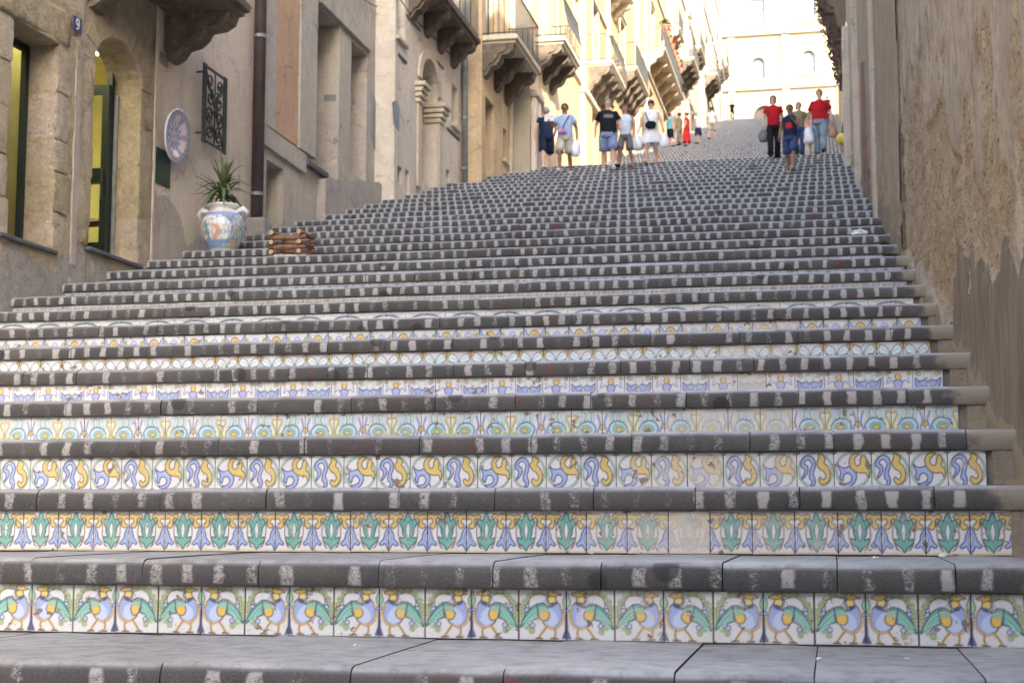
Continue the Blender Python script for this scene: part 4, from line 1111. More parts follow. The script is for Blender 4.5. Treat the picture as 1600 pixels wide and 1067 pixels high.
for i in range(13):
    t0, t1 = math.pi * i / 13 + .01, math.pi * (i + 1) / 13 - .01; c_, r_ = (ad[0] + ad[1]) / 2, (ad[1] - ad[0]) / 2
    q = [(c_ + (r_ + .002) * math.cos(t0), ad[3] + .622 * math.sin(t0)), (c_ + (r_ + .24) * math.cos(t0), ad[3] + .84 * math.sin(t0)), (c_ + (r_ + .24) * math.cos(t1), ad[3] + .84 * math.sin(t1)), (c_ + (r_ + .002) * math.cos(t1), ad[3] + .622 * math.sin(t1))]
    MB().prism(q, lambda u, w, t: (t, u, w), XC + .003, XC + 0.05).build('voussoir', TRIM, H3)
for y0, y1, z in ((22.6, 23.2, 9.56), (23.2, 24.2, 10.55), (25.2, 26.2, 10.3), (26.6, 27.7, 9.05)): MB().rbox(XC + .003, XC + .03, y0, y1, z, z + 0.06, 0.008).build('ledge', SLATE, H3)
m = MB(); m.prism([(22.2, 8.5), (22.35, 8.1), (22.7, 8.05), (22.7, 8.52), (22.5, 8.62)], lambda u, w, t: (t, u, w), XC + .003, XC + .014); m.build('name_plate', SHUT, H3)
balcony(H3, XC, 23.3, 27.3, 11.3, 0.62, 1, 4, 0.5, 0.3, DARKST, DARKST, 1.0)
pipe2 = thing('drainpipe', 'pale grey drainpipe between the cream house and the ochre house', 'pipe', (XC + 0.08, 27.95, 8))
MB().tube([(XC + 0.1, 27.9, 7.9), (XC + 0.1, 27.9, 14)], 0.075, 10).build('pipe', GREYPIPE, pipe2, True)
for zz in (8.4, 9.6): MB().tube([(XC + 0.1, 27.9, zz), (XC + 0.1, 27.9, zz + 0.06)], 0.09, 10).build('joint_ring', GREYPIPE, pipe2)

# ochre house with the deep baroque balcony
XD = -8.6
H4 = thing('ochre_house', 'ochre plastered house with deep baroque balcony over a dark doorway', 'house', (XD, 29, 8))
holes = [rect(28.3, 29.25, 8.0, 10.25), rect(28.3, 29.6, 11.62, 14.2), rect(30.3, 30.75, 9.2, 10.0)]
shell(H4, XD, 27.92, 31.2, 4, 19, OCHRE, 6, 1, True, holes, 0.4)
door(H4, XD, 28.3, 29.25, 8.0, 10.25, 0.38, SHUT); window(H4, XD, 28.3, 29.6, 11.62, 14.2, 0.25, WOODD, SHUT, 1, (13.4,), False); window(H4, XD, 30.3, 30.75, 9.2, 10.0, 0.3, mull=0)
balcony(H4, XD, 27.94, 30.9, 11.6, 0.85, 1, 3, 0.75, 0.34, TRIM, DARKST, 1.05)
MB().rbox(XD + .003, XD + .09, 30.95, 31.18, 8.0, 18.9, 0.01).build('pilaster', TRIM, H4)

XE5 = -8.1
H5 = thing('column_house', 'yellow ochre house with white pilasters and rounded balcony past the ochre house', 'house', (XE5, 33, 9))
holes = [arch(32.4, 33.3, 9.0, 10.9, 0.45), rect(32.5, 33.7, 12.8, 15.3)]
shell(H5, XE5, 31.22, 35.6, 5, 20, OCHRE, 6, 1, True, holes, 0.4)
m = MB(); m.prism(arch(32.4, 33.3, 9.0, 10.9, 0.45), lambda u, w, t: (t, u, w), XE5 - .44, XE5 - .4); m.build('door', WOODD, H5)
window(H5, XE5, 32.5, 33.7, 12.8, 15.3, 0.25, SHUT, SHUT, 1, (), False)
balcony(H5, XE5, 31.9, 34.4, 12.75, 0.8, 1, 3, 0.7, 0.32, TRIM, DARKST, 1.05, 0.12)
for yy in (31.3, 31.75, 34.8):
    pl = MB().rbox(XE5 + .003, XE5 + .14, yy, yy + .32, 8.8, 11.0, 0.02).build('pilaster', CREAM, H5)
    MB().rbox(XE5 + .003, XE5 + .22, yy - .06, yy + .38, 11.003, 11.2, 0.03).build('capital', TRIM, pl)
MB().box(XE5 - 0.6, XE5 + 0.004, 31.205, 31.218, 8.6, 19.9).build('sunlit_panel', PALEF, H5)  # added pale sheet; sunlight on the end wall put into its colour

# beyond the landing
def far_house(name, label, x, ya, yb, mat, zt, opens, balcs, pil=(), seed=0, awn=None, courses=(5.6, 9.6)):
    g = ground_z(ya)
    h_ = thing(name, label, 'house', (x, (ya + yb) / 2, g))
    holes = [rect(*q[:4]) for q in opens]
    shell(h_, x, ya, yb, g - 5, zt, mat, 7, 1, True, holes, 0.35)
    for q in opens:
        if q[4] == 'door': door(h_, x, *q[:4], 0.34, q[5])
        else: window(h_, x, *q[:4], 0.22, WOODD, q[5], 1, (), False, 1, 0.14)
    for q in balcs: balcony(h_, x, *q[:4], 1, q[4], q[5], 0.3, TRIM, q[6], 1.05, q[7])
    for y in pil:
        p_ = MB().rbox(x + .003, x + .15, y, y + .45, ground_z(y) - .5, zt - 0.02, 0.02).build('pilaster', CREAM, h_)
        for zc in courses: MB().rbox(x + .004, x + .24, y - .08, y + .53, g + zc, g + zc + .25, 0.03).build('capital', TRIM, p_)
    for zc in courses: MB().rbox(x + .003, x + .10, ya + .02, yb - .02, g + zc + 0.3, g + zc + .52, 0.02).build('string_course', TRIM, h_)
    return h_
far_house('palazzo', 'pale yellow palazzo with tall white pilaster and two corbelled balconies', -9.5, 40.6, 64.9, LEMON, 30,
          [(50.9, 52.3, 17.5, 20.2, 'win', SHUT), (58.9, 60.4, 19.45, 22.1, 'win', SHUT), (50.8, 52.2, 13.2, 16.0, 'door', WOODD), (56, 57.2, 15, 17.6, 'door', WOODD), (61.5, 62.8, 16.6, 19, 'door', WOODD), (46.6, 47.8, 17.0, 19.2, 'win', GLASSD), (55.5, 56.7, 22.4, 24.6, 'win', GLASSP), (62.2, 63.4, 24, 26, 'win', GLASSP)],
          [(49.8, 53.6, 17.45, 0.95, 4, 0.95, DARKST, 0.12), (57.3, 61.9, 19.4, 0.95, 5, 1.2, DARKST, 0.0), (54.6, 57.6, 22.3, 0.8, 3, 0.7, TRIM, 0)],
          (47.9, 54.6, 64.2), courses=(5.0, 9.2))
far_house('balcony_house', 'yellow house whose long balcony carries a row of red flower pots', -9.3, 64.95, 79.6, LEMON, 34,
          [(69.0, 70.4, 23.3, 26, 'win', SHUT), (73.5, 75, 23.3, 26, 'win', SHUT), (68.5, 70, 18.8, 21.6, 'door', WOODD), (75, 76.4, 20.6, 23.0, 'door', WOODD), (77.2, 78.4, 27.3, 29.5, 'win', GLASSP)],
          [(67.2, 76.8, 23.2, 0.95, 6, 0.8, OCHRE, 0.0), (76.6, 79.2, 27.2, 0.8, 3, 0.7, TRIM, 0)], (66.2,), courses=(4.4, 9.8))
far_house('white_house', 'whitewashed house with grey balcony further up the left side', -9.15, 79.65, 96.9, PALEF, 40,
          [(83, 84.5, 27.2, 29.8, 'win', SHUT), (89, 90.5, 29.7, 32, 'win', SHUT), (84, 85.4, 23.4, 26, 'door', WOODD), (91, 92.4, 25.2, 28, 'door', WOODD)],
          [(82, 86.4, 27.1, 0.95, 4, 0.9, DARKST, 0.0), (88, 92, 29.6, 0.9, 4, 0.8, DARKST, 0.0)], (87.0,), courses=(4.2, 9.5))
far_house('corner_house', 'cream corner house with grey shutters where the left row ends', -9.05, 96.95, 117.0, PALEF, 48,
          [(101, 102.6, 31.4, 34.2, 'win', SHUT), (107, 108.6, 33.6, 36.2, 'win', SHUT), (113, 114.6, 35.6, 38.2, 'win', SHUT), (103, 104.6, 28, 31, 'door', WOODD), (112, 113.6, 31, 34, 'door', SHUT)],
          [(100, 104, 31.3, 0.95, 4, 0.9, DARKST, 0.0), (106.2, 109.6, 33.5, 0.9, 4, 0.8, DARKST, 0.0), (112.2, 115.6, 35.5, 0.9, 4, 0.8, DARKST, 0)], (98.2, 116.4), courses=(4.2, 9.5, 14))

# flower pots along the long balcony
TERRA = plain('terracotta', (0.36, 0.15, 0.09), 0.8, 0, 0.3, 10)
LEAFM = plain('pot_plant_leaves', (0.05, 0.11, 0.03), 0.6, 0, 0.4, 20)
REDFL = plain('red_flowers', (0.45, 0.05, 0.06), 0.6, 0, 0.3, 20)
for i in range(8):
    yy = 68.0 + i * 1.1
    fp = thing('flower_pot', ('nearest', 'second', 'third', 'fourth', 'fifth', 'sixth', 'seventh', 'farthest')[i] + ' flower pot in the row on the long far balcony', 'flower pot', (-8.45, yy, 24.3), 'flower pots on the far balcony')
    MB().lathe([(0.12, 0), (0.17, 0.22), (0.19, 0.22), (0.19, 0.28), (0.1, 0.28)], (-8.45, yy, 24.28), 10).build('pot', TERRA, fp)
    m = MB()
    for q in range(36):
        a, e = random.uniform(0, 6.28), random.uniform(-0.2, 1.4); r_ = random.uniform(0.1, 0.3)
        c_ = Vector((-8.45 + r_ * math.cos(a) * math.cos(e), yy + r_ * math.sin(a) * math.cos(e), 24.62 + r_ * math.sin(e)))
        t_ = Vector((random.uniform(-1, 1), random.uniform(-1, 1), random.uniform(-1, 1))).normalized() * 0.09; u_ = t_.cross(Vector((0.3, 0.5, 0.8))).normalized() * 0.05
        m.add([c_ - t_, c_ + u_, c_ + t_, c_ - u_], [(0, 1, 2, 3)])
    tag(m.build('flowers', REDFL if i % 2 else LEAFM, fp), kind='stuff')


# unseen left row carried on and a building added opposite, both cutting foreground light
LH = thing('lower_left_house', 'plastered house continuing the left row down to the square', 'house', (XA, -6, -1.2))
shell(LH, XA, -12, 0.98, -1.6, 16.5, PINKPL, 6, 1, True, [rect(-4, -2.6, -1.2, 1.6), rect(-9, -7.8, 3, 5)], 0.35)
door(LH, XA, -4, -2.6, -1.2, 1.6, 0.34, WOODD); window(LH, XA, -9, -7.8, 3, 5, 0.25)
SH = thing('added_square_house', 'long grey building added behind the viewer to cut light on the steps', 'house', (-6, -24, -1.2))
m = MB(); m.rbox(-30, 16, -34, -24, -1.6, 11.5, .05); m.build('wall', GREYLT, SH)
MB().rbox(-30.4, 16.4, -34.4, -23.6, 11.52, 11.9, .05).build('roof', ROOFM, SH)
for i in range(9):
    w_ = MB().rbox(-27 + i * 4.6, -25.7 + i * 4.6, -23.995, -23.93, 5.2, 7.6, .01).build('window', SHUT, SH); MB().rbox(-26.9 + i * 4.6, -25.8 + i * 4.6, -23.93, -23.9, 5.3, 7.5, .01).build('pane', GLASSD, w_)

# ------------------------------------------------------------------ right side: the peeling wall and the houses beyond
def peel_material(name, plaster1, plaster2):
    m, nt, b = new_mat(name)
    at = nd(nt, 'ShaderNodeAttribute', attribute_name='Col')
    sc = nt.nodes.new('ShaderNodeSeparateColor'); nt.links.new(at.outputs['Color'], sc.inputs[0])
    P = pos(nt); PS = pos(nt, (2.5, 2.5, 0.7)); PS2 = pos(nt, (9, 9, 2.2))
    n1 = noise(nt, P, 1.4, 6, 0.62); n2 = noise(nt, P, 8, 6, 0.65); n3 = noise(nt, P, 38, 5, 0.7); st = noise(nt, PS, 1.0, 6, 0.62); st2 = noise(nt, PS2, 1.0, 4, 0.6)
    pl = mixc(nt, maprange(nt, n1, 0.35, 0.65), plaster1, plaster2)
    pl = mixc(nt, math_(nt, 'MULTIPLY', maprange(nt, st, 0.45, 0.72), 0.6), pl, (0.20, 0.17, 0.135))
    pl = mixc(nt, math_(nt, 'MULTIPLY', maprange(nt, st2, 0.52, 0.75), 0.4), pl, (0.45, 0.40, 0.33))
    pl = mixc(nt, math_(nt, 'MULTIPLY', maprange(nt, n2, 0.46, 0.62), 0.75), pl, (0.36, 0.30, 0.225))
    pl = mixc(nt, math_(nt, 'MULTIPLY', maprange(nt, noise(nt, P, 3.2, 8, 0.75), 0.52, 0.64), 0.7), pl, (0.25, 0.215, 0.17))
    pl = mixc(nt, math_(nt, 'MULTIPLY', maprange(nt, n3, 0.55, 0.75), 0.45), pl, (0.21, 0.175, 0.135))
    so = mixc(nt, maprange(nt, n2, 0.36, 0.62), (0.50, 0.415, 0.295), (0.41, 0.335, 0.24))
    so = mixc(nt, maprange(nt, n1, 0.5, 0.7), so, (0.54, 0.46, 0.35))
    so = mixc(nt, math_(nt, 'MULTIPLY', maprange(nt, n3, 0.5, 0.66), 0.8), so, (0.17, 0.12, 0.075))
    so = mixc(nt, maprange(nt, noise(nt, P, 19, 5, 0.7), 0.6, 0.68), so, (0.10, 0.07, 0.045))
    so = mixc(nt, math_(nt, 'MULTIPLY', maprange(nt, noise(nt, P, 5, 5, 0.7), 0.55, 0.65), 0.6), so, (0.55, 0.46, 0.34))
    ce = mixc(nt, maprange(nt, st2, 0.35, 0.65), (0.19, 0.165, 0.13), (0.25, 0.22, 0.175))
    ce = mixc(nt, math_(nt, 'MULTIPLY', maprange(nt, st, 0.5, 0.75), 0.6), ce, (0.085, 0.075, 0.06))
    nb = math_(nt, 'MULTIPLY', math_(nt, 'SUBTRACT', n3, 0.5), 0.5)
    col = mixc(nt, maprange(nt, math_(nt, 'ADD', sc.outputs[0], nb), 0.42, 0.58), pl, so)
    col = mixc(nt, maprange(nt, math_(nt, 'ADD', sc.outputs[1], nb), 0.42, 0.58), col, ce)
    col = mixc(nt, maprange(nt, math_(nt, 'ADD', sc.outputs[2], nb), 0.45, 0.7), col, mixc(nt, n2, (0.34, 0.29, 0.22), (0.26, 0.22, 0.165)))
    nt.links.new(col, b.inputs['Base Color']); b.inputs['Roughness'].default_value = 0.95; b.inputs['Specular IOR Level'].default_value = 0.2
    h = math_(nt, 'ADD', math_(nt, 'MULTIPLY', n3, math_(nt, 'ADD', 0.35, sc.outputs[0])), math_(nt, 'MULTIPLY', n2, 0.8))
    n5 = noise(nt, P, 90, 4, 0.7); h = math_(nt, 'ADD', h, math_(nt, 'MULTIPLY', n5, 0.7))
    bump(nt, b, h, 1.0, 0.035)
    return m
PEEL = peel_material('peeling_plaster', (0.50, 0.45, 0.375), (0.42, 0.375, 0.31))
PEEL2 = peel_material('peeling_plaster_brown', (0.40, 0.335, 0.25), (0.33, 0.28, 0.215))
def wall_x(y):
    return np.interp(y, [-8, 0, 5, 9, 10.4, 10.6, 14, 20, 27, 33], [0.25, 0.22, 0.15, 0.07, 0.05, 0.0, -0.06, -0.14, -0.2, -0.22])
def peel_wall(parent, ys, zs, mat, seed, lo, hi, ymin, cement, strips=()):
    Y, Z = np.meshgrid(ys, zs, indexing='ij')
    rel = Z - H * (np.maximum(Y, K0 * D) / D + 1)
    n1 = fbm(Y * 1.6 + 50, Z * 1.1 + 50, seed, 6); n2 = fbm(Y * 2.4 + 50, Z * 1.5 + 50, seed + 3, 6); n3 = fbm(Y * 6 + 50, Z * 6 + 50, seed + 7, 5); n4 = fbm(Y * 16 + 9, Z * 16 + 9, seed + 8, 3)
    stone = sstep(-0.06, 0.06, hi + (n1 - 0.5) * 2.2 + (n2 - 0.5) * 1.6 - rel) * sstep(-0.06, 0.06, rel - lo - (n1 - 0.5) * 0.6) * sstep(-0.1, 0.1, Y - ymin - (n2 - 0.5) * 1.2)
    for yc, w_, z0, z1 in strips:
        stone = np.maximum(stone, sstep(-0.05, 0.03, w_ - np.abs(Y - yc + (n2 - 0.5) * 0.3) ) * sstep(-0.1, 0.15, rel - z0 - (n2 - .5) * .5) * sstep(-0.1, 0.15, z1 + (n1 - .5) - rel))
    cem = np.zeros_like(Y)
    if cement:
        top = np.interp(Y, [0, 1.2, 3.0, 4.6, 5.5, 5.8], [1.0, 0.9, 0.78, 0.66, 0.5, -0.6])
        cem = sstep(-0.03, 0.03, top + (n2 - 0.5) * 0.9 - rel); stone = stone * (1 - cem)
    base = sstep(0.0, 0.06, 0.1 + (n2 - 0.5) * 0.35 - (rel + 0.12)) if cement else sstep(0, .1, 0.25 + (n2 - .5) * .7 - rel)
    if cement: base = np.maximum(base * (1 - cem * 0.4), sstep(-0.02, 0.03, 0.14 + (n2 - 0.5) * 0.3 - (rel + 0.2)))
    rg = 1 - np.abs(2 * n3 - 1) * 1.6; rg2 = 1 - np.abs(2 * n4 - 1) * 1.4
    disp = 0.028 * (1 - stone) + (n3 - 0.5) * (0.02 + 0.05 * stone) - (rg2 - 0.6) * 0.016 * stone + (n4 - 0.5) * (0.006 + 0.03 * stone) + (n1 - 0.5) * 0.05 + cem * 0.008 + base * 0.02
    X = wall_x(Y) - disp
    a, b = Y.shape
    mb = MB()
    mb.v = list(map(tuple, np.stack([X, Y, Z], -1).reshape(-1, 3)))
    idx = np.arange(a * b).reshape(a, b)
    mb.f = list(map(tuple, np.stack([idx[:-1, :-1], idx[:-1, 1:], idx[1:, 1:], idx[1:, :-1]], -1).reshape(-1, 4)))
    c = np.ones((a * b, 4)); c[:, 0] = stone.ravel(); c[:, 1] = cem.ravel(); c[:, 2] = base.ravel(); mb.c = c
    return mb.build('wall', mat, parent, True)
R1 = thing('peeling_house', 'tall house wall with peeling grey plaster and bare tan masonry at right', 'house', (0.2, 5, 0.5))
ys = np.concatenate([np.arange(-7.5, -0.6, 0.3), np.arange(-0.6, 10.49, 0.036)])
zs = np.concatenate([np.arange(-1.6, 0.2, 0.3), np.arange(0.2, 6.0, 0.036), np.arange(6.1, 22.9, 0.5)])
peel_wall(R1, ys, zs, PEEL, 21, 0.02, 1.75, 2.1, True, ((1.75, 0.10, 0.5, 2.4), (0.55, 0.06, 0.2, 1.6)))
ytop = float(ys[-1])
m = MB()
m.box(0.5, 8.2, -7.49, ytop, -1.6, 22.4)
m.add([(0.08, ytop - .002, -1), (0.6, ytop - .002, -1), (0.6, ytop - .002, 22.4), (0.08, ytop - .002, 22.4)], [(0, 1, 2, 3)])
m.add([(0.2, -7.5, -1.6), (0.6, -7.5, -1.6), (0.6, -7.5, 22.4), (0.2, -7.5, 22.4)], [(0, 1, 2, 3)])
m.build('inner_wall', GREYPL, R1)
MB().rbox(-0.35, 8.4, -7.5, ytop, 22.7, 22.95, 0.03).build('roof', ROOFM, R1)
R2 = thing('brown_wall_house', 'brownish weathered house wall with pilaster strips beyond the dark crack', 'house', (0.0, 20, 6))
ys = np.arange(10.52, 30.05, 0.07); zs = np.concatenate([np.arange(2.0, 12.6, 0.07), np.arange(12.8, 19.2, 0.6)])
peel_wall(R2, ys, zs, PEEL2, 41, -0.2, 0.35, 9.0, False, ((12.6, 0.2, 0.2, 1.6), (17, 0.3, 0.1, 1.3), (23, 0.3, 0.1, 1.0)))
m = MB(); m.box(0.45, 8.2, 10.5, 30.0, -1.6, 18.8); m.add([(0.06, 10.521, 1), (0.5, 10.521, 1), (0.5, 10.521, 17.8), (0.06, 10.521, 17.8)], [(0, 1, 2, 3)]); m.build('inner_wall', GREYPL, R2)
for yy, w_, o_, zt_ in ((15.2, 0.5, 0.05, 17.5), (21.2, 0.7, 0.10, 17.5), (27.6, 0.8, 0.14, 11.2)):
    g = ground_z(yy); xw = float(wall_x(yy))
    m = MB(); block(m, xw - 0.03 - o_, xw + 0.1, yy, yy + w_, g - 0.4, zt_, 0.006, int(yy * 10), 0.01, 9); m.build('pilaster', STONEGREY, R2, True).data.set_sharp_from_angle(angle=R(28))
MB().rbox(-0.6, 8.4, 10.5, 30.05, 18.9, 19.15, 0.03).build('roof', ROOFM, R2)
MB().rbox(0.0, 8.0, 10.6, 17.4, 19.16, 22.6, 0.03).build('shade_block', STONEGREY, R2)  # unseen block added on the roof to throw shade on the left fronts
MB().box(0.0, 0.44, 10.44, 10.56, 1.5, 18.5).build('joint_fill', DARKST, R2)
BROWNP = plain('rust_brown_door_paint', (0.17, 0.10, 0.085), 0.6, 0, 0.3, 6)
g = ground_z(18.4); MB().rbox(float(wall_x(18.4)) - 0.09, float(wall_x(18.4)) + 0.2, 18.0, 19.2, g - 0.1, g + 2.2, 0.02).build('door', BROWNP, R2)
R3 = thing('oriel_house', 'house on the right carrying the dark overhanging balcony', 'house', (-0.2, 32, 9))
shell(R3, -0.2, 30.08, 33.4, 6, 17.2, STONEGREY, 8, -1, True, [], 0.3)
for i, (ya, yb, x_, lab, mt) in enumerate(((38.5, 50, 0.15, 'pale house on the right just beyond the landing', CREAM), (50.05, 62, 0.12, 'ochre house on the right above the landing', OCHRE), (62.05, 75, 0.16, 'second cream house on the right above the landing', CREAM),
                                         (75.05, 88, 0.2, 'stone house halfway up the upper flight on the right', STONEGREY), (88.05, 101, 0.24, 'yellow house near the top on the right', LEMON), (101.05, 112, 0.28, 'last house on the right before the church square', CREAM))):
    zt_ = ground_z((ya + yb) / 2) + 14.5
    hh_ = thing('upper_house', lab, 'house', (x_, (ya + yb) / 2, ground_z(ya)))
    yc = (ya + yb) / 2; zc = ground_z(yc) + 3.2
    shell(hh_, x_, ya, yb, ground_z(ya) - 4, zt_, mt, 8, -1, True, [rect(yc - .6, yc + .6, zc, zc + 2.2)], 0.3)
    window(hh_, x_, yc - .6, yc + .6, zc, zc + 2.2, 0.2, side=-1)

# dark enclosed balcony hanging over the street, tapering to its corbelled foot
OB = thing('dark_balcony', 'dark overhanging balcony with tapering underside and lattice on the right wall', 'balcony', (-0.2, 32, 11))
m = MB()
rings = [(10.85, 0.06, 31.9, 32.6), (11.2, 0.16, 31.4, 32.9), (11.9, 0.30, 30.9, 33.1), (12.5, 0.42, 30.6, 33.2), (13.1, 0.55, 30.4, 33.3), (13.3, 0.62, 30.35, 33.34)]
for i in range(len(rings) - 1):
    z0, o0, a0, b0 = rings[i]; z1, o1, a1, b1 = rings[i + 1]
    m.add([(-0.19, a0, z0), (-0.2 - o0, a0 + .05, z0), (-0.2 - o0, b0 - .05, z0), (-0.19, b0, z0), (-0.19, a1, z1), (-0.2 - o1, a1 + .05, z1), (-0.2 - o1, b1 - .05, z1), (-0.19, b1, z1)],
          [(0, 1, 5, 4), (1, 2, 6, 5), (2, 3, 7, 6)] + ([(3, 2, 1, 0)] if i == 0 else []))
m.build('tapered_underside', DARKST, OB)
for i in range(5):
    z1, o1, a1, b1 = rings[i + 1]
    MB().rbox(-0.21 - o1 - 0.03, -0.195, a1 - .02, b1 + .02, z1 - 0.05, z1 + 0.03, 0.015).build('moulding', DARKST, OB)
for i in range(4):
    a_ = 30.5 + i * 0.85
    MB().prism(corbel_profile(0.55, 1.5), lambda u, w, t: (-0.2 - u, t, 13.1 + w), a_, a_ + 0.22).build('corbel', DARKST, OB)
MB().rbox(-0.9, -0.2, 30.25, 33.39, 13.34, 13.5, 0.02).build('slab', DARKST, OB)
m = MB()
for i in range(25):
    y = 30.3 + i * 0.125; m.box(-0.88, -0.86, y, y + .02, 13.5, 14.7)
for i in range(9): z = 13.55 + i * 0.13; m.box(-0.885, -0.87, 30.3, 33.34, z, z + .02)
m.build('lattice', IRON, OB)
ivy = MB()
for q in range(900):
    t_ = random.random(); zc = 11.3 + 2.6 * t_; o_ = np.interp(zc, [10.85, 11.9, 13.3, 14.5], [0.08, 0.33, 0.68, 0.74])
    c_ = Vector((-0.22 - o_ - random.uniform(-0.02, 0.06), random.uniform(30.35, 33.2) if random.random() < .5 else random.uniform(30.3, 30.6), zc))
    a_ = Vector((random.uniform(-1, 1), random.uniform(-1, 1), random.uniform(-1, 1))).normalized() * random.uniform(.03, .06); u_ = a_.cross(Vector((.2, .7, .4))).normalized() * .03
    ivy.add([c_ - a_, c_ + u_, c_ + a_, c_ - u_], [(0, 1, 2, 3)])
tag(ivy.build('withered_creeper', plain('withered_leaves', (0.13, 0.085, 0.075), 0.8, 0, 0.5, 9), OB), kind='stuff')

# globe lamp and yellow hanging pot
gl = thing('globe_lamp', 'white globe lamp on the right wall below the dark balcony', 'lamp', (-0.1, 28.6, 11.5))
MB().ball((-0.12, 28.6, 11.5), 0.16, 14, 10).build('globe', plain('opal_glass', (0.62, 0.62, 0.58), 0.25, 0, 0.05, 3, 0), gl, True)
MB().lathe([(0.09, 0), (0.1, 0.06), (0.06, 0.1)], (-0.12, 28.6, 11.29), 12).build('collar', IRON, gl)
MB().tube([(-0.12, 28.6, 11.3), (-0.12, 28.6, 11.18), (0.1, 28.6, 11.15)], 0.025, 6).build('bracket', IRON, gl)
yp = thing('hanging_pot', 'round yellow pot with green plant hanging on the right wall', 'flower pot', (-0.32, 29.2, 8.9))
MB().lathe([(0.05, -0.14), (0.15, -0.12), (0.21, -0.02), (0.19, 0.08), (0.15, 0.12), (0.1, 0.1)], (-0.33, 29.2, 9.0), 16).build('pot', plain('yellow_glaze', (0.62, 0.47, 0.06), 0.35, 0, 0.2, 9), yp, True)
MB().tube([(-0.33, 29.2, 9.1), (-0.3, 29.2, 9.45), (-0.1, 29.2, 9.5)], 0.012, 5).build('bracket', IRON, yp)
m = MB()
for q in range(60):
    a, l = random.uniform(0, 6.28), random.uniform(0.1, 0.22)
    b_ = Vector((-0.33, 29.2, 9.1)); t_ = b_ + Vector((l * .6 * math.cos(a), l * .6 * math.sin(a), random.uniform(0.1, 0.35)))
    w_ = Vector((-math.sin(a), math.cos(a), 0)) * 0.02
    m.add([b_, (b_ + t_) / 2 + w_, t_, (b_ + t_) / 2 - w_], [(0, 1, 2, 3)])
m.build('leaves', LEAFM, yp)

# ------------------------------------------------------------------ church closing the view
YC = 136.0
CH = thing('church', 'sunlit pale church front with cornices and arched windows closing the stairway', 'church', (-5, YC, ZT))
m = MB()
cholx = [(-6.75, 41.85), (-2.05, 42.2)]
holes = []
for cx, cz in ((-6.75, 40.7), (-2.1, 41.1), (-11.4, 40.7)): holes.append([(cx + u, z) for u, z in [(-.62, cz), (.62, cz)] + [(.62 * math.cos(t), cz + 1.6 + .62 * math.sin(t)) for t in np.linspace(0, math.pi, 10)]])
for cx in (-6.7, -2.0, -11.3): holes.append([(cx - .65, 46.3), (cx + .65, 46.3), (cx + .65, 48.7), (cx - .65, 48.7)])
for cx in (-6.2, 2.2): holes.append([(cx + u, z) for u, z in [(-1.1, 33.8), (1.1, 33.8)] + [(1.1 * math.cos(t), 37.2 + 1.1 * math.sin(t)) for t in np.linspace(0, math.pi, 12)]])
tmp = MB(); pierced(tmp, 0.0, [(-22, ZT - 1), (12, ZT - 1), (12, 56), (-22, 56)], holes, 0.45, 1)
m.add([(y, YC - x, z) for x, y, z in tmp.v], tmp.f)          # local x (towards street) becomes -y
m.add([(-22, YC, ZT - 1), (-22, YC + 14, ZT - 1), (-22, YC + 14, 56), (-22, YC, 56)], [(0, 1, 2, 3)]); m.add([(12, YC, ZT - 1), (12, YC + 14, ZT - 1), (12, YC + 14, 56), (12, YC, 56)], [(3, 2, 1, 0)])
m.build('wall', CHURCHM, CH)
MB().rbox(-22.4, 12.4, YC - .5, YC + 14.4, 56.01, 56.6, .1).build('roof', ROOFM, CH)
for z, o_ in ((39.75, 0.35), (40.05, 0.22), (45.0, 0.4), (45.3, 0.25), (51.5, 0.5)): MB().rbox(-22.2, 12.2, YC - o_, YC - .003, z, z + .28, .05).build('cornice', TRIM, CH)
for x in (-9.6, -4.6, 0.4, 5.2, -14.4): MB().rbox(x, x + .7, YC - .2, YC - .004, ZT, 39.7, .03).build('pilaster', CHURCHM, CH); MB().rbox(x, x + .7, YC - .18, YC - .004, 40.4, 44.95, .03).build('pilaster', CHURCHM, CH)
for i, q in enumerate(holes):
    xs_ = [p[0] for p in q]; zs_ = [p[1] for p in q]
    if i < 6:
        w_ = MB()
        for u in (min(xs_), (min(xs_) + max(xs_)) / 2 - .03, max(xs_) - .06): w_.box(u, u + .06, YC + .3, YC + .36, min(zs_), max(zs_) - (.25 if i < 3 and u != (min(xs_) + max(xs_)) / 2 - .03 else 0))
        for z in np.linspace(min(zs_), max(zs_) - .3, 4): w_.box(min(xs_) + .065, max(xs_) - .065, YC + .31, YC + .35, z, z + .05)
        w_ = w_.build('window', SHUT, CH)
        MB().prism(q, lambda u, w, t: (u, t, w), YC + .38, YC + .40).build('pane', GLASSP, w_)
        MB().rbox(min(xs_) - .25, max(xs_) + .25, YC - .16, YC - .003, min(zs_) - .25, min(zs_) - .004, .03).build('sill', TRIM, w_)
        if i >= 3: MB().rbox(min(xs_) - .25, max(xs_) + .25, YC - .2, YC - .003, max(zs_) + .1, max(zs_) + .3, .03).build('hood', TRIM, w_)
    else: MB().prism(q, lambda u, w, t: (u, t, w), YC + .4, YC + .46).build('door', WOODD, CH)

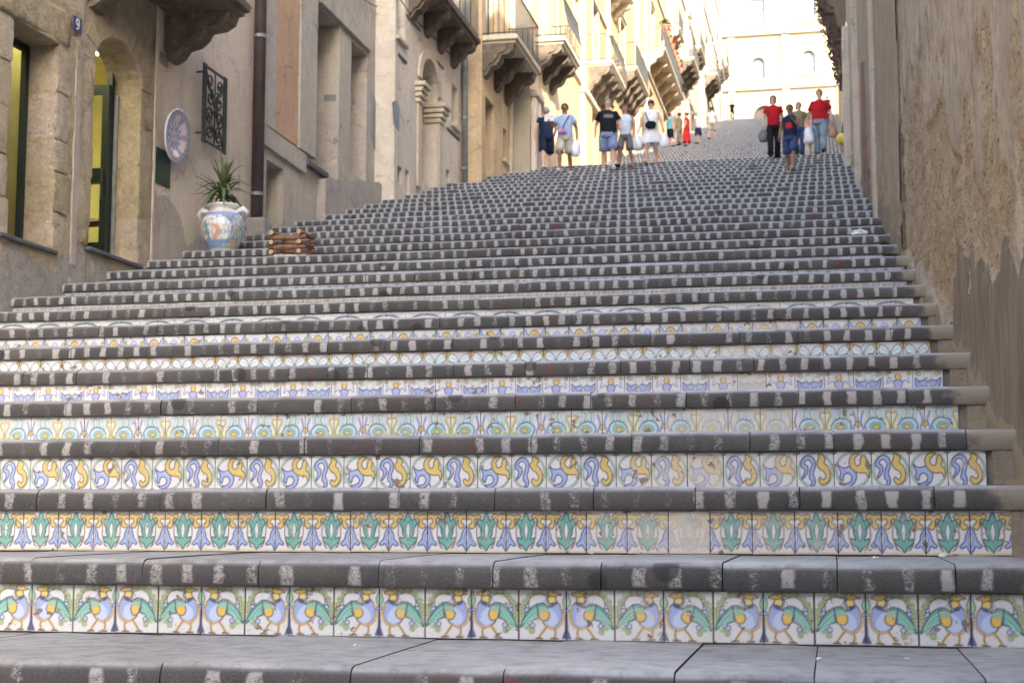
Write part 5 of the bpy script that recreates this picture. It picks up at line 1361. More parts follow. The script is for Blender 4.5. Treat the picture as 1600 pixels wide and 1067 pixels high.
# ------------------------------------------------------------------ things on and beside the stairs
# majolica urn with yucca
UX, UY, UZ = -9.02, 13.66, ground_z(13.66)
urn = thing('majolica_urn', 'painted white majolica urn holding a spiky plant against the left wall', 'urn', (UX, UY, UZ))
prof = [(0.17, 0.0), (0.19, 0.02), (0.2, 0.05), (0.26, 0.16), (0.305, 0.28), (0.315, 0.36), (0.30, 0.44), (0.265, 0.51), (0.235, 0.535), (0.24, 0.55), (0.2, 0.56), (0.185, 0.585), (0.19, 0.61), (0.225, 0.635), (0.235, 0.655), (0.22, 0.67), (0.19, 0.672), (0.18, 0.64), (0.17, 0.58)]
dense = []
for (r0, z0), (r1, z1) in zip(prof, prof[1:]):
    for t in np.linspace(0, 1, 5)[:-1]: dense.append((r0 + (r1 - r0) * t, z0 + (z1 - z0) * t))
dense.append(prof[-1])
mb = MB(); NU = 96
mb.lathe(dense, (UX, UY, UZ), NU)
cols = np.ones((len(mb.v), 4)); Wc = np.array(srgb(226, 224, 216))
ang = (np.arange(NU) / NU * 2 * math.pi)
for i, (r, z) in enumerate(dense):
    u = ((ang + math.pi / 2 + 0.15) + math.pi) % (2 * math.pi) - math.pi          # 0 faces the stairs
    c = np.tile(Wc, (NU, 1))
    n_ = fbm(np.cos(ang) * 9 + 20, np.full(NU, z * 24) + np.sin(ang) * 9 + 20, 77, 4)
    if 0.02 < z < 0.5:
        med = (np.abs(u) / 0.95) ** 2 + ((z - 0.28) / 0.23) ** 2
        scr = np.where(n_ > 0.58, 1, np.where(n_ > 0.46, 2, np.where(n_ > 0.4, 3, 0)))
        o_ = med > 1.05
        c[o_ & (scr == 1)] = srgb(190, 158, 96); c[o_ & (scr == 2)] = srgb(104, 128, 166); c[o_ & (scr == 3)] = srgb(90, 140, 110); c[o_ & (scr == 0)] = srgb(168, 178, 190)
        c[(med > 0.92) & (med <= 1.08)] = srgb(90, 120, 180)
        n9 = fbm(ang * 7 + 3, np.full(NU, z * 34), 91, 4); ins = med < .9; c[ins & (n9 > .6)] = srgb(158, 172, 196); c[ins & (n9 < .36)] = srgb(208, 186, 150)
        fig = (np.abs(u + 0.32 + (z - .3) * .4) < 0.13 + 0.05 * math.sin(z * 60)) & (z > 0.14) & (z < 0.42) & (med < .9); c[fig] = srgb(110, 150, 160)
        fig = (np.abs(u - 0.2 - 0.12 * math.sin(z * 30)) < 0.12) & (z > 0.12) & (z < 0.34) & (med < .9); c[fig] = srgb(206, 158, 130)
        fig = (np.abs(u + 0.6) < 0.12) & (z > 0.2) & (z < 0.42) & (med < .9); c[fig] = srgb(200, 180, 140)
        if z < 0.14: c[med < 1] = srgb(120, 150, 190)
    if 0.49 < z < 0.53: c[:] = srgb(130, 156, 214)
    cols[i * NU:(i + 1) * NU, :3] = c
mb.c = cols
UM, nt, b_ = new_mat('urn_glaze'); at = nd(nt, 'ShaderNodeAttribute', attribute_name='Col')
nt.links.new(mixc(nt, math_(nt, 'MULTIPLY', noise(nt, pos(nt), 30, 4), 0.3), at.outputs['Color'], (0.4, 0.38, 0.34)), b_.inputs['Base Color']); b_.inputs['Roughness'].default_value = 0.16
o = mb.build('pot', UM, urn, True)
for s in (1, -1):
    m = MB(); m.tube([(UX + s * .2, UY - .02, UZ + .56), (UX + s * .3, UY - .02, UZ + .60), (UX + s * .36, UY - .02, UZ + .55), (UX + s * .31, UY - .01, UZ + .46)], [.03, .042, .04, .03], 10)
    m.build('handle', WHITEP, urn, True)
MB().lathe([(0.001, 0.62), (0.178, 0.62)], (UX, UY, UZ), 24).build('soil', plain('dark_soil', (0.05, 0.038, 0.028), 0.95, 0, 0.4, 30), urn)
yu = thing('yucca_plant', 'spiky green yucca with drooping leaves growing in the majolica urn', 'plant', (UX, UY, UZ + 0.6))
MB().tube([(UX, UY, UZ + .6), (UX - .01, UY, UZ + .78), (UX + .01, UY, UZ + .92)], [.05, .045, .035], 8).build('stem', WOODD, yu, True)
YU = plain('yucca_leaf', (0.13, 0.185, 0.075), 0.5, 0, 0.45, 14); YU2 = plain('yucca_leaf_pale', (0.27, 0.28, 0.14), 0.5, 0, 0.4, 14)
rr = random.Random(5)
for q in range(84):
    a = rr.uniform(0, 6.283); el = rr.uniform(0.0, 1.5) if q > 5 else rr.uniform(1.2, 1.55); L = rr.uniform(0.36, 0.58) if q > 4 else rr.uniform(.55, .68)
    b0 = Vector((UX, UY, UZ + rr.uniform(.72, .95))); d_ = Vector((math.cos(a) * math.cos(el), math.sin(a) * math.cos(el), math.sin(el)))
    wv = Vector((-math.sin(a), math.cos(a), 0)); m = MB(); sag = rr.uniform(.35, 1.15) * (1.3 - el * .7)
    pts_ = []
    for i in range(7):
        t = i / 6; p_ = b0 + d_ * (L * t) + Vector((0, 0, -sag * L * t * t * .8)); w_ = 0.026 * (1 - t) ** .6 * (0.6 + 1.6 * min(t * 2, .5))
        pts_ += [p_ - wv * w_ + Vector((0, 0, .004)), p_, p_ + wv * w_ + Vector((0, 0, .004))]
    m.v = [tuple(p_) for p_ in pts_]
    for i in range(6):
        for j in (0, 1): m.f.append((i * 3 + j, i * 3 + j + 1, i * 3 + j + 4, i * 3 + j + 3))
    m.build('leaf', YU if rr.random() < .7 else YU2, yu)

# log crate
LX, LY, LZ = -7.93, 12.55, ground_z(12.6)
lc = thing('log_crate', 'small crate of stacked reddish logs standing on the steps near the urn', 'crate', (LX, LY, LZ))
BARK = plain('red_brown_bark', (0.27, 0.14, 0.08), 0.75, 0, 0.5, 20, 0.6); BARKP = plain('pale_bark', (0.58, 0.49, 0.37), 0.8, 0, 0.4, 16, 0.4)
CUT = plain('cut_wood_end', (0.62, 0.45, 0.24), 0.8, 0, 0.25, 40, 0.1)
lw = 0.47
for i in range(3):
    z = LZ + 0.036 + i * 0.128
    for yy in (LY + .07, LY + .47):
        m = MB(); jit = rr.uniform(-.01, .01); m.tube([(LX - .01, yy, z + .0), (LX + lw * .3, yy + jit, z + .004), (LX + lw * .7, yy - jit, z), (LX + lw + .02, yy, z + .003)], [.032, .036, .034, .032], 10)
        m.build('log', BARKP if i == 0 else (BARK if rr.random() < .5 else BARKP), lc, True)
    for xx in (LX + .04, LX + lw - .05):
        m = MB(); m.tube([(xx, LY, z + .064), (xx + .004, LY + .25, z + .066), (xx, LY + .55, z + .064)], [.031, .034, .031], 12); lo_ = m.build('log', BARK, lc, True)
        MB().tube([(xx, LY - .004, z + .064), (xx, LY - .0005, z + .064)], .0275, 12).build('cut_end', CUT, lo_)
        MB().tube([(xx, LY - .006, z + .064), (xx, LY - .0042, z + .064)], .008, 8).build('pith', BARK, lo_)
m = MB()
for i in range(5): m.tube([(LX + .07 + i * .075, LY + .08, LZ + .02), (LX + .07 + i * .075, LY + .46, LZ + .02)], .025, 8)
m.build('log_floor', BARK, lc, True)

# wall plate
PX, PY, PZ = XA + 0.09, 12.84, 5.56
pd = thing('wall_plate', 'large round majolica plate with blue rings hung on the plastered wall', 'plate', (PX, PY, PZ))
NP = 72; rings_ = [(0.001, 0.0), (0.03, 0.0), (0.055, 0.001), (0.06, 0.001), (0.09, 0.002), (0.1, 0.002), (0.125, 0.002), (0.15, 0.003), (0.17, 0.004), (0.185, 0.006), (0.2, 0.012), (0.23, 0.026), (0.255, 0.04), (0.27, 0.046), (0.29, 0.05), (0.31, 0.053), (0.33, 0.056), (0.35, 0.058), (0.365, 0.055), (0.36, 0.03), (0.22, -0.02), (0.001, -0.022)]
m = MB(); cc = []
for r, o_ in rings_:
    for j in range(NP):
        t = 2 * math.pi * j / NP
        zz = r * math.sin(t)
        m.v.append((PX + o_ + zz * 0.10, PY + r * 1.06 * math.cos(t), PZ + zz))
        c = srgb(216, 214, 218)
        if r < .028: c = srgb(90, 80, 110)
        elif r < .06: c = srgb(176, 160, 190) if (j // 4) % 2 else srgb(220, 214, 214)
        elif r < .095: c = srgb(120, 128, 186) if (j // 3) % 2 else srgb(214, 206, 210)
        elif r < .13: c = srgb(200, 176, 160) if (j // 6) % 2 else srgb(130, 140, 190)
        elif r < .19: c = srgb(206, 204, 214) if (j // 3) % 2 else srgb(140, 148, 196)
        elif r < .275: c = srgb(208, 190, 190) if (j // 4) % 3 else srgb(150, 140, 180)
        elif r < .352: c = srgb(120, 130, 160) if (j + int(r * 100)) % 3 else srgb(164, 168, 178)
        cc.append((*c, 1))
for i in range(len(rings_) - 1):
    for j in range(NP): m.f.append((i * NP + j, i * NP + (j + 1) % NP, (i + 1) * NP + (j + 1) % NP, (i + 1) * NP + j))
m.c = cc; m.build('dish', UM, pd, True)
MB().rbox(XA + .0, XA + .085, PY - .02, PY + .02, PZ + .22, PZ + .25, .005).build('hook', IRON, pd)

# wrought iron panel
ig = thing('iron_grille', 'ornamental wrought iron panel with scrolls fixed above the urn', 'grille', (XA + 0.08, 14.42, 5.8))
gx = XA + 0.10; gy0, gy1, gz0, gz1 = 13.76, 14.58, 5.74, 6.82
m = MB()
for y in (gy0, gy0 + .07, gy1 - .07, gy1): m.box(gx - .014, gx + .014, y - .016, y + .016, gz0 - .03, gz1 + .03)
for z in (gz0, gz1): m.box(gx - .013, gx + .013, gy0 + .0165, gy1 - .0165, z - .015, z + .015)
for y in (gy0, gy1):
    for z in (gz0 + .1, gz1 - .1): m.box(XA - .02, gx - .0145, y - .012, y + .012, z - .012, z + .012)
m.build('frame', IRON, ig)
def spiral(cy, cz, r, turns, a0, s=1):
    return [(gx, cy + s * r * (1 - t * .8) * math.cos(a0 + t * turns * 6.283), cz + r * (1 - t * .8) * math.sin(a0 + t * turns * 6.283)) for t in np.linspace(0, 1, 22)]
cy_, cz_ = (gy0 + gy1) / 2, (gz0 + gz1) / 2
for sy in (1, -1):
    for cz2, a0 in ((cz_ + .36, 4.0), (cz_ + .12, 1.2), (cz_ - .12, 5.0), (cz_ - .36, 2.2)):
        m = MB(); m.tube(spiral(cy_ + sy * .17, cz2, .13, 1.35, a0, sy), .015, 5); m.build('scroll', IRON, ig, True)
m = MB(); m.tube([(gx, cy_, gz0), (gx, cy_, gz1)], .012, 6); m.build('stem_bar', IRON, ig, True)
for s in (1, -1):
    m = MB(); m.tube([(gx, cy_ - s * .33, cz_ + .5), (gx, cy_, cz_), (gx, cy_ + s * .33, cz_ - .5)], .013, 5); m.build('cross_bar', IRON, ig, True)
for q in range(10):
    a = q * .628; m = MB(); c0 = Vector((gx + .012, cy_, cz_)); e = Vector((gx + .02, cy_ + .13 * math.cos(a), cz_ + .13 * math.sin(a))); pw = Vector((0, -math.sin(a), math.cos(a))) * .03
    m.add([c0, (c0 + e) / 2 + pw, e, (c0 + e) / 2 - pw, (c0 + e) / 2 + Vector((.015, 0, 0))], [(0, 1, 4), (1, 2, 4), (2, 3, 4), (3, 0, 4)]); m.build('rosette_leaf', IRON, ig)

# house number sign
BLUEEN = plain('blue_enamel', (0.03, 0.045, 0.17), 0.3, 0, 0.2, 10, 0)
ns = thing('house_number', 'small blue enamel house number plate reading 9 beside the shop window', 'sign', (XA + .03, 10.17, 6.27))
MB().rbox(XA + .032, XA + .04, 10.06, 10.26, 6.175, 6.355, .003).build('plate', BLUEEN, ns)
def ribbon(pts, w, x, t=.003):
    m = MB()
    for i, (y, z) in enumerate(pts):
        a = Vector(pts[min(i + 1, len(pts) - 1)]) - Vector(pts[max(i - 1, 0)]); nrm = Vector((-a.y, a.x)).normalized() * w / 2
        m.v += [(x, y + nrm.x, z + nrm.y), (x, y - nrm.x, z - nrm.y), (x + t, y + nrm.x, z + nrm.y), (x + t, y - nrm.x, z - nrm.y)]
    for i in range(len(pts) - 1):
        a = i * 4; m.f += [(a + 2, a + 3, a + 7, a + 6), (a, a + 4, a + 5, a + 1), (a, a + 2, a + 6, a + 4), (a + 1, a + 5, a + 7, a + 3)]
    return m
ribbon([(10.16 + .034 * math.cos(t), 6.295 + .034 * math.sin(t)) for t in np.linspace(0, 6.283, 19)], .022, XA + .0405).build('numeral_bowl', WHITEP, ns)
ribbon([(10.194, 6.295), (10.192, 6.26), (10.18, 6.225), (10.155, 6.208), (10.13, 6.215)], .018, XA + .0408).build('numeral_tail', WHITEP, ns)

# litter
PAPER = plain('crumpled_paper', (0.7, 0.7, 0.7), 0.7, 0, 0.1, 20)
def litter(name, label, x, y, s, seed):
    z = ground_z(y); r_ = random.Random(seed); bm = bmesh.new(); bmesh.ops.create_icosphere(bm, subdivisions=2, radius=s)
    for q in bm.verts: q.co = q.co * r_.uniform(.6, 1.1); q.co.z *= .45
    zmin = min(q.co.z for q in bm.verts); me = bpy.data.meshes.new(name)
    for q in bm.verts: q.co.z -= zmin
    bm.to_mesh(me); bm.free(); me.materials.append(PAPER)
    tag(link_mesh(name, me, None, (x, y, z)), label, 'litter')
litter('plastic_bag', 'crumpled white plastic bag lying on a step near the right wall', -0.42, 12.42, 0.11, 1)
for i, (x, y, s, l) in enumerate(((-0.62, 0.55, .014, 'tiny white paper scrap on the tread above the peacock tiles, near the right wall'), (-0.33, 0.8, .02, 'torn paper scrap on the tread in the right corner above the peacocks'), (-0.85, -0.62, .014, 'white paper scrap on the lowest visible tread towards the right'), (-0.55, -0.55, .011, 'smallest paper scrap on the lowest visible tread at right'), (-1.9, 1.02, .012, 'pale paper scrap lying under the tulip tiles mid stair'), (-2.6, -0.4, .009, 'tiny pale crumb on the lowest visible tread in the middle'))):
    litter('paper_scrap', l, x, y, s, i + 5)


# cables sagging along the left fronts
for i, (ya, yb, x0_, z0_, z1_, lab) in enumerate(((16.4, 22.3, XA + .05, 9.98, 10.5, 'thin black cable looping above the two tall doorways'), (22.5, 27.8, XC + .04, 10.72, 10.95, 'thin black cable running along the cream house under its balcony'), (12.5, 15.7, XA + .03, 8.1, 8.3, 'thin dark cable on the plastered wall above the iron panel'))):
    m = MB(); m.tube([(x0_, ya + (yb - ya) * t, z0_ + (z1_ - z0_) * t - .12 * math.sin(math.pi * t) - .03 * math.sin(9 * t)) for t in np.linspace(0, 1, 16)], .012, 5)
    tag(m.build('wall_cable', IRON, None, True, (x0_, ya, z0_)), lab, 'cable')

# ------------------------------------------------------------------ people
SKIN_A = plain('skin_light', (0.56, 0.33, 0.235), 0.55, 0, 0.12, 6, 0); SKIN_B = plain('skin_tan', (0.36, 0.19, 0.12), 0.55, 0, 0.12, 6, 0); SKIN_C = plain('skin_brown', (0.25, 0.125, 0.075), 0.55, 0, 0.12, 6, 0)
EYE = plain('eye_dark', (0.02, 0.015, 0.012), 0.3, 0, 0, 5, 0)
CL = {}
def cloth(c, n):
    if n not in CL: CL[n] = plain('cloth_' + n, c, 0.9, 0, 0.3, 7, 0.5, spec=0.15)
    return CL[n]
NAVY = cloth((0.018, 0.026, 0.06), 'navy'); BLACK = cloth((0.014, 0.014, 0.017), 'black'); LTBLUE = cloth((0.36, 0.44, 0.62), 'light_blue'); KHAKI = cloth((0.50, 0.45, 0.36), 'khaki')
DENIM = cloth((0.22, 0.28, 0.44), 'washed_denim'); DARKDEN = cloth((0.05, 0.075, 0.18), 'dark_denim'); WHT = cloth((0.72, 0.71, 0.70), 'white'); REDC = cloth((0.42, 0.016, 0.024), 'red')
SCARL = cloth((0.55, 0.028, 0.03), 'scarlet'); TURQ = cloth((0.10, 0.42, 0.52), 'turquoise'); GREYC = cloth((0.16, 0.16, 0.17), 'grey'); JEANS = cloth((0.22, 0.30, 0.36), 'pale_jeans'); OLIVEC = cloth((0.24, 0.21, 0.13), 'olive')
PALEC = cloth((0.55, 0.62, 0.68), 'pale_stripe'); SALM = cloth((0.66, 0.28, 0.24), 'salmon'); TANC = cloth((0.42, 0.25, 0.16), 'tan'); PINKC = cloth((0.62, 0.20, 0.42), 'pink')
H_DK = plain('hair_dark', (0.022, 0.016, 0.013), 0.6, 0, 0.3, 30); H_GR = plain('hair_grey', (0.28, 0.27, 0.26), 0.7, 0, 0.3, 30); H_BR = plain('hair_brown', (0.09, 0.05, 0.03), 0.6, 0, 0.3, 30)
PLASTIC = plain('thin_white_plastic', (0.72, 0.72, 0.73), 0.35, 0, 0.12, 14, 0.5)
JOBS = []
def skin_job(name, V, E_, Rr, mat, parent, post=None, sub=2):
    me = bpy.data.meshes.new(name)
    me.from_pydata([tuple(p) for p in V], E_, [])
    o = link_mesh(name, me, parent)
    mo = o.modifiers.new('skin', 'SKIN'); mo.use_smooth_shade = True; mo.branch_smoothing = 0.6
    for i, r in enumerate(Rr):
        me.skin_vertices[0].data[i].radius = (r, r) if not isinstance(r, tuple) else r
        me.skin_vertices[0].data[i].use_root = (i == 0)
    ms = o.modifiers.new('sub', 'SUBSURF'); ms.levels = sub; ms.render_levels = sub
    JOBS.append((o, mat, post)); return o
def person(label, x, y, face, height=1.75, skin=None, top=None, sleeves=0.5, bottom=None, blen='shorts', hair=None, hlong=False, shoes=None, stride=0.12, fat=1.0, arms=None, lean=0.0, z=None, dress=None, hat=None, bare_feet=False):
    if y < Y1: y = math.floor((y + .03) / D) * D + .13
    elif Y1 + LAND < y < YT: y = Y1 + LAND + math.floor((y + .03 - Y1 - LAND) / D) * D + .2
    z = ground_z(y) if z is None else z
    root = thing('person', label, 'person', (x, y, z))
    skin = skin or SKIN_A
    s = height / 1.75; ca, sa = math.cos(face), math.sin(face)
    def W(p):        # local (right, forward, up) to world; face=0 looks up the stairs
        q = (p[0] * s, (p[1] + lean * max(0, p[2] - 0.9)) * s, p[2] * s)
        return Vector((q[0] * ca - q[1] * sa, q[0] * sa + q[1] * ca, q[2]))
    A = {'er': (0.25, -0.03, 1.14), 'wr': (0.27, 0.06, 0.92), 'el': (-0.25, -0.03, 1.14), 'wl': (-0.27, 0.06, 0.92)}
    if arms: A.update(arms)
    J = {'pel': (0, 0, 0.93), 'wai': (0, 0, 1.08), 'che': (0, 0, 1.26), 'upc': (0, -0.005, 1.38), 'nec': (0, 0, 1.485), 'hlo': (0, 0.018, 1.565), 'hmi': (0, 0.02, 1.645), 'hto': (0, 0.012, 1.71),
         'shr': (0.165, -0.01, 1.39), 'shl': (-0.165, -0.01, 1.39), 'hir': (0.092, 0, 0.87), 'hil': (-0.092, 0, 0.87),
         'knr': (0.10, stride * .75 + .03, 0.48), 'knl': (-0.10, -stride * .4 + .03, 0.48), 'car': (0.102, stride * .8, 0.34), 'cal': (-0.102, -stride * .75, 0.34),
         'anr': (0.102, stride, 0.075), 'anl': (-0.102, -stride, 0.075), 'tor': (0.115, stride + .15, 0.03), 'tol': (-0.115, -stride + .15, 0.03)}
    J.update(A)
    for sd, e, w in (('r', 'er', 'wr'), ('l', 'el', 'wl')):
        d_ = (Vector(J[w]) - Vector(J[e])).normalized(); J['ha' + sd] = tuple(Vector(J[w]) + d_ * 0.07)
    RR = {'pel': .125 * fat, 'wai': .115 * fat, 'che': .128 * fat, 'upc': .10, 'nec': .052, 'hlo': .066, 'hmi': .088, 'hto': .062, 'shr': .062, 'shl': .062, 'er': .04, 'el': .04, 'wr': .028, 'wl': .028, 'har': .032, 'hal': .032,
          'hir': .092 * fat, 'hil': .092 * fat, 'knr': .056, 'knl': .056, 'car': .056, 'cal': .056, 'anr': .036, 'anl': .036, 'tor': .03, 'tol': .03}
    names = list(J); ix = {k: i for i, k in enumerate(names)}
    ED = [('pel', 'wai'), ('wai', 'che'), ('che', 'upc'), ('upc', 'nec'), ('nec', 'hlo'), ('hlo', 'hmi'), ('hmi', 'hto'), ('upc', 'shr'), ('upc', 'shl'), ('shr', 'er'), ('shl', 'el'), ('er', 'wr'), ('el', 'wl'), ('wr', 'har'), ('wl', 'hal'),
          ('pel', 'hir'), ('pel', 'hil'), ('hir', 'knr'), ('hil', 'knl'), ('knr', 'car'), ('knl', 'cal'), ('car', 'anr'), ('cal', 'anl'), ('anr', 'tor'), ('anl', 'tol')]
    def post(bm):
        def blob(c, r, mi=0, sc=(1, 1, 1)):
            g = bmesh.ops.create_icosphere(bm, subdivisions=1, radius=r * s)
            for q in g['verts']:
                l = q.co; q.co = W(c) + Vector(((l.x * sc[0]) * ca - (l.y * sc[1]) * sa, (l.x * sc[0]) * sa + (l.y * sc[1]) * ca, l.z * sc[2]))
            for f_ in {f_ for q in g['verts'] for f_ in q.link_faces}: f_.material_index = mi; f_.smooth = True
        blob((0, .115, 1.615), .02, 0, (.8, 1.1, 1.3)); blob((.09, .015, 1.625), .024, 0, (.5, .9, 1.3)); blob((-.09, .015, 1.625), .024, 0, (.5, .9, 1.3))
        blob((.034, .095, 1.648), .013, 1); blob((-.034, .095, 1.648), .013, 1); blob((0, .1, 1.572), .018, 2, (1.5, .6, .45))
        for sd, w in (('r', 'wr'), ('l', 'wl')):
            h0 = Vector(J['ha' + sd]); d_ = (h0 - Vector(J[w])).normalized(); sid = Vector((0, 1, 0)) - d_ * d_.y
            sid.normalize(); inn = Vector((-1 if sd == 'r' else 1, 0, 0))
            for fi in range(5):
                if fi < 4:
                    o_ = sid * (-.024 + .016 * fi); L_ = (.062, .075, .08, .068)[fi]
                    p0 = h0 + o_; p1 = h0 + o_ + d_ * L_ * .55; p2 = p1 + (d_ * .6 + inn * .6).normalized() * L_ * .5
                else:
                    p0 = h0 + sid * .026 - d_ * .03; p1 = p0 + sid * .025 + d_ * .02; p2 = p1 + d_ * .03 + inn * .01
                t = MB().tube([W(p0), W(p1), W(p2)], [.0085 * s, .008 * s, .0065 * s], 5)
                vs = [bm.verts.new(q) for q in t.v]
                for f_ in t.f:
                    nf = bm.faces.new([vs[i] for i in f_]); nf.smooth = True
    skin_job('body', [W(J[k]) for k in names], [(ix[a], ix[b]) for a, b in ED], [RR[k] * s for k in names], [skin, EYE, cloth((.35, .12, .1), 'lip')], root, post)
    lerp = lambda a, b, t: tuple(Vector(J[a]).lerp(Vector(J[b]), t))
    B0 = WL[root.name]
    def loft(m, rings, n=18, fold=0.03):
        o_ = len(m.v)
        for i, (c, rx, ry) in enumerate(rings):
            for j in range(n):
                t = 2 * math.pi * j / n; k_ = 1 + fold * math.sin(3 * t + 5 * c[2]) + fold * .6 * math.sin(7 * t - 9 * c[2])
                m.v.append(tuple(W((c[0] + rx * math.cos(t) * k_, c[1] + ry * math.sin(t) * k_, c[2])) + B0))
        for i in range(len(rings) - 1):
            for j in range(n): m.f.append((o_ + i * n + j, o_ + i * n + (j + 1) % n, o_ + (i + 1) * n + (j + 1) % n, o_ + (i + 1) * n + j))
        m.f.append(tuple(o_ + q for q in range(n))[::-1]); m.f.append(tuple(o_ + (len(rings) - 1) * n + q for q in range(n)))
    if top:
        m = MB(); ft = fat
        loft(m, [((0, 0, .85), .175 * ft, .135 * ft), ((0, 0, .94), .172 * ft, .135 * ft), ((0, 0, 1.08), .162 * ft, .128 * ft), ((0, 0, 1.22), .178 * (ft * .6 + .4), .13 * ft), ((0, -.002, 1.33), .195, .118), ((0, -.005, 1.40), .18, .1), ((0, -.003, 1.445), .11, .08), ((0, 0, 1.47), .066, .06)])
        for a_, e_, w_ in (('shr', 'er', 'wr'), ('shl', 'el', 'wl')):
            if sleeves > 0:
                s0 = Vector(J[a_]); i0 = s0 + (Vector((0, 0, 1.37)) - s0) * .35
                pl_ = [W(i0) + B0, W(s0) + B0, W(lerp(a_, e_, sleeves * .5)) + B0, W(lerp(a_, e_, sleeves)) + B0]; rl_ = [.07 * s, .078 * s, .074 * s, .076 * s]
                if sleeves >= .9: pl_ += [W(lerp(e_, w_, .8)) + B0]; rl_ += [.05 * s]
                m.tube(pl_, rl_, 12)
        m.build('shirt', top, root, True)
    if bottom:
        m = MB()
        loft(m, [((0, 0, 1.0), .160 * fat, .125 * fat), ((0, 0, .93), .172 * fat, .134 * fat), ((0, 0, .85), .18 * fat, .138 * fat), ((0, 0, .79), .165 * fat, .12 * fat)])
        for h_, kn, an in (('hir', 'knr', 'anr'), ('hil', 'knl', 'anl')):
            if blen == 'shorts': m.tube([W(lerp(h_, kn, q)) + B0 for q in (-.02, .35, .7, .93)], [.1 * fat * s, .102 * fat * s, .1 * s * (fat * .5 + .5), .104 * s * (fat * .5 + .5)], 14)
            else: m.tube([W(lerp(h_, kn, q)) + B0 for q in (-.02, .4, .98)] + [W(lerp(kn, an, q)) + B0 for q in (.5, 1.0)], [.102 * fat * s, .098 * fat * s, .08 * s, .078 * s, .08 * s], 14)
        m.build('trousers' if blen == 'long' else 'shorts', bottom, root, True)
    if dress:
        mat, z0, z1, flare = dress; m = MB(); n = 20; prof_ = [(z1, .15 * fat), (z1 - .1, .165 * fat), ((z0 + z1) / 2, .19 * fat + flare * .5), (z0, .2 * fat + flare)]
        vs = []
        for zz, r in prof_:
            for j in range(n):
                t = 2 * math.pi * j / n; k_ = 1 + .06 * math.sin(5 * t + zz * 3); vs.append(W((r * math.cos(t) * k_, r * .8 * math.sin(t) * k_ + (0.02), zz)) + WL[root.name])
        m.v = [tuple(q) for q in vs]
        for i in range(3):
            for j in range(n): m.f.append((i * n + j, i * n + (j + 1) % n, (i + 1) * n + (j + 1) % n, (i + 1) * n + j))
        m.build('skirt', mat, root, True)
    for sd in ('r', 'l'):
        if shoes:
            a_, t_ = Vector(J['an' + sd]), Vector(J['to' + sd])
            skin_job('shoe', [W((a_.x, a_.y - .04, .05)), W((a_.x + .004, a_.y + .05, .052)), W((t_.x, t_.y + .0, .04)), W((t_.x, t_.y + .05, .035))], [(0, 1), (1, 2), (2, 3)], [.048 * s, .05 * s, .045 * s, .035 * s], [shoes], root, None, 2)
    if hair:
        m = MB(); n = 14; B = WL[root.name]
        for i in range(8):
            for j in range(n):
                t = 2 * math.pi * j / n; back = .5 - .5 * math.sin(t)
                th2 = math.pi * (i / 7) * (.30 + (.42 if not hlong else .55) * min(1, back * 1.5)); r = .103
                m.v.append(tuple(W((r * .95 * math.sin(th2) * math.cos(t), -.002 + r * 1.12 * math.sin(th2) * math.sin(t), 1.645 + r * 1.02 * math.cos(th2))) + B))
        for i in range(7):
            for j in range(n): m.f.append((i * n + j, i * n + (j + 1) % n, (i + 1) * n + (j + 1) % n, (i + 1) * n + j))
        m.f.append(tuple(range(n)))
        m.build('hair', hair, root, True)
        if hlong: MB().tube([W((0, -.06, 1.66)) + B, W((0, -.095, 1.56)) + B, W((0, -.09, 1.44)) + B], [.085 * s, .09 * s, .05 * s], 10, True, .7).build('hair_fall', hair, root, True)
    root['_s'] = s
    return root, (lambda p: W(p) + WL[root.name]), J
def hand_bag(label, Wf, hand, mat, w=.2, h_=.32, name='carrier_bag', cat='bag', drop=.06):
    c = Wf(hand); b = thing(name, label, cat, tuple(c - Vector((0, 0, drop + h_))))
    m = MB(); n = 14; zs_ = [(0, .45), (.04, .8), (.2, .95), (.45, 1.0), (.7, .82), (.88, .62), (1.0, .55)]; w *= .8
    for zz, r in zs_:
        for j in range(n):
            t = 2 * math.pi * j / n; k_ = 1 + .16 * math.sin(2 * t + zz * 5 + c.x * 9) + .09 * math.sin(5 * t + zz * 3) + .06 * math.sin(9 * t - zz * 7)
            m.v.append((c.x + w * r * .75 * math.cos(t) * k_, c.y + w * .5 * r * math.sin(t) * k_, c.z - drop - h_ + zz * h_))
    for i in range(len(zs_) - 1):
        for j in range(n): m.f.append((i * n + j, i * n + (j + 1) % n, (i + 1) * n + (j + 1) % n, (i + 1) * n + j))
    m.f.append(tuple(range(n))[::-1]); m.f.append(tuple(range((len(zs_) - 1) * n, len(zs_) * n)))
    m.build('sack', mat, b, True)
    MB().tube([c + Vector((-.03, 0, -drop)), c + Vector((-.02, 0, .005)), c + Vector((.02, 0, .005)), c + Vector((.03, 0, -drop))], .008, 5).build('handle', mat, b)
def shoulder_bag(label, Wf, c, sh, mat, sz=(.26, .1, .19), name='shoulder_bag', strapmat=None):
    b = thing(name, label, 'bag', tuple(Wf(c)))
    p = Wf(c); m = MB(); block(m, p.x - sz[0] / 2, p.x + sz[0] / 2, p.y - sz[1] / 2, p.y + sz[1] / 2, p.z - sz[2] / 2, p.z + sz[2] / 2, .004, 3, .02, 4); m.build('pouch', mat, b, True)
    MB().tube([p + Vector((0, 0, sz[2] / 2 - .02))] + [Wf(q) for q in sh] , .012, 6).build('strap', strapmat or mat, b)
DOWN, UP = math.pi, 0.0
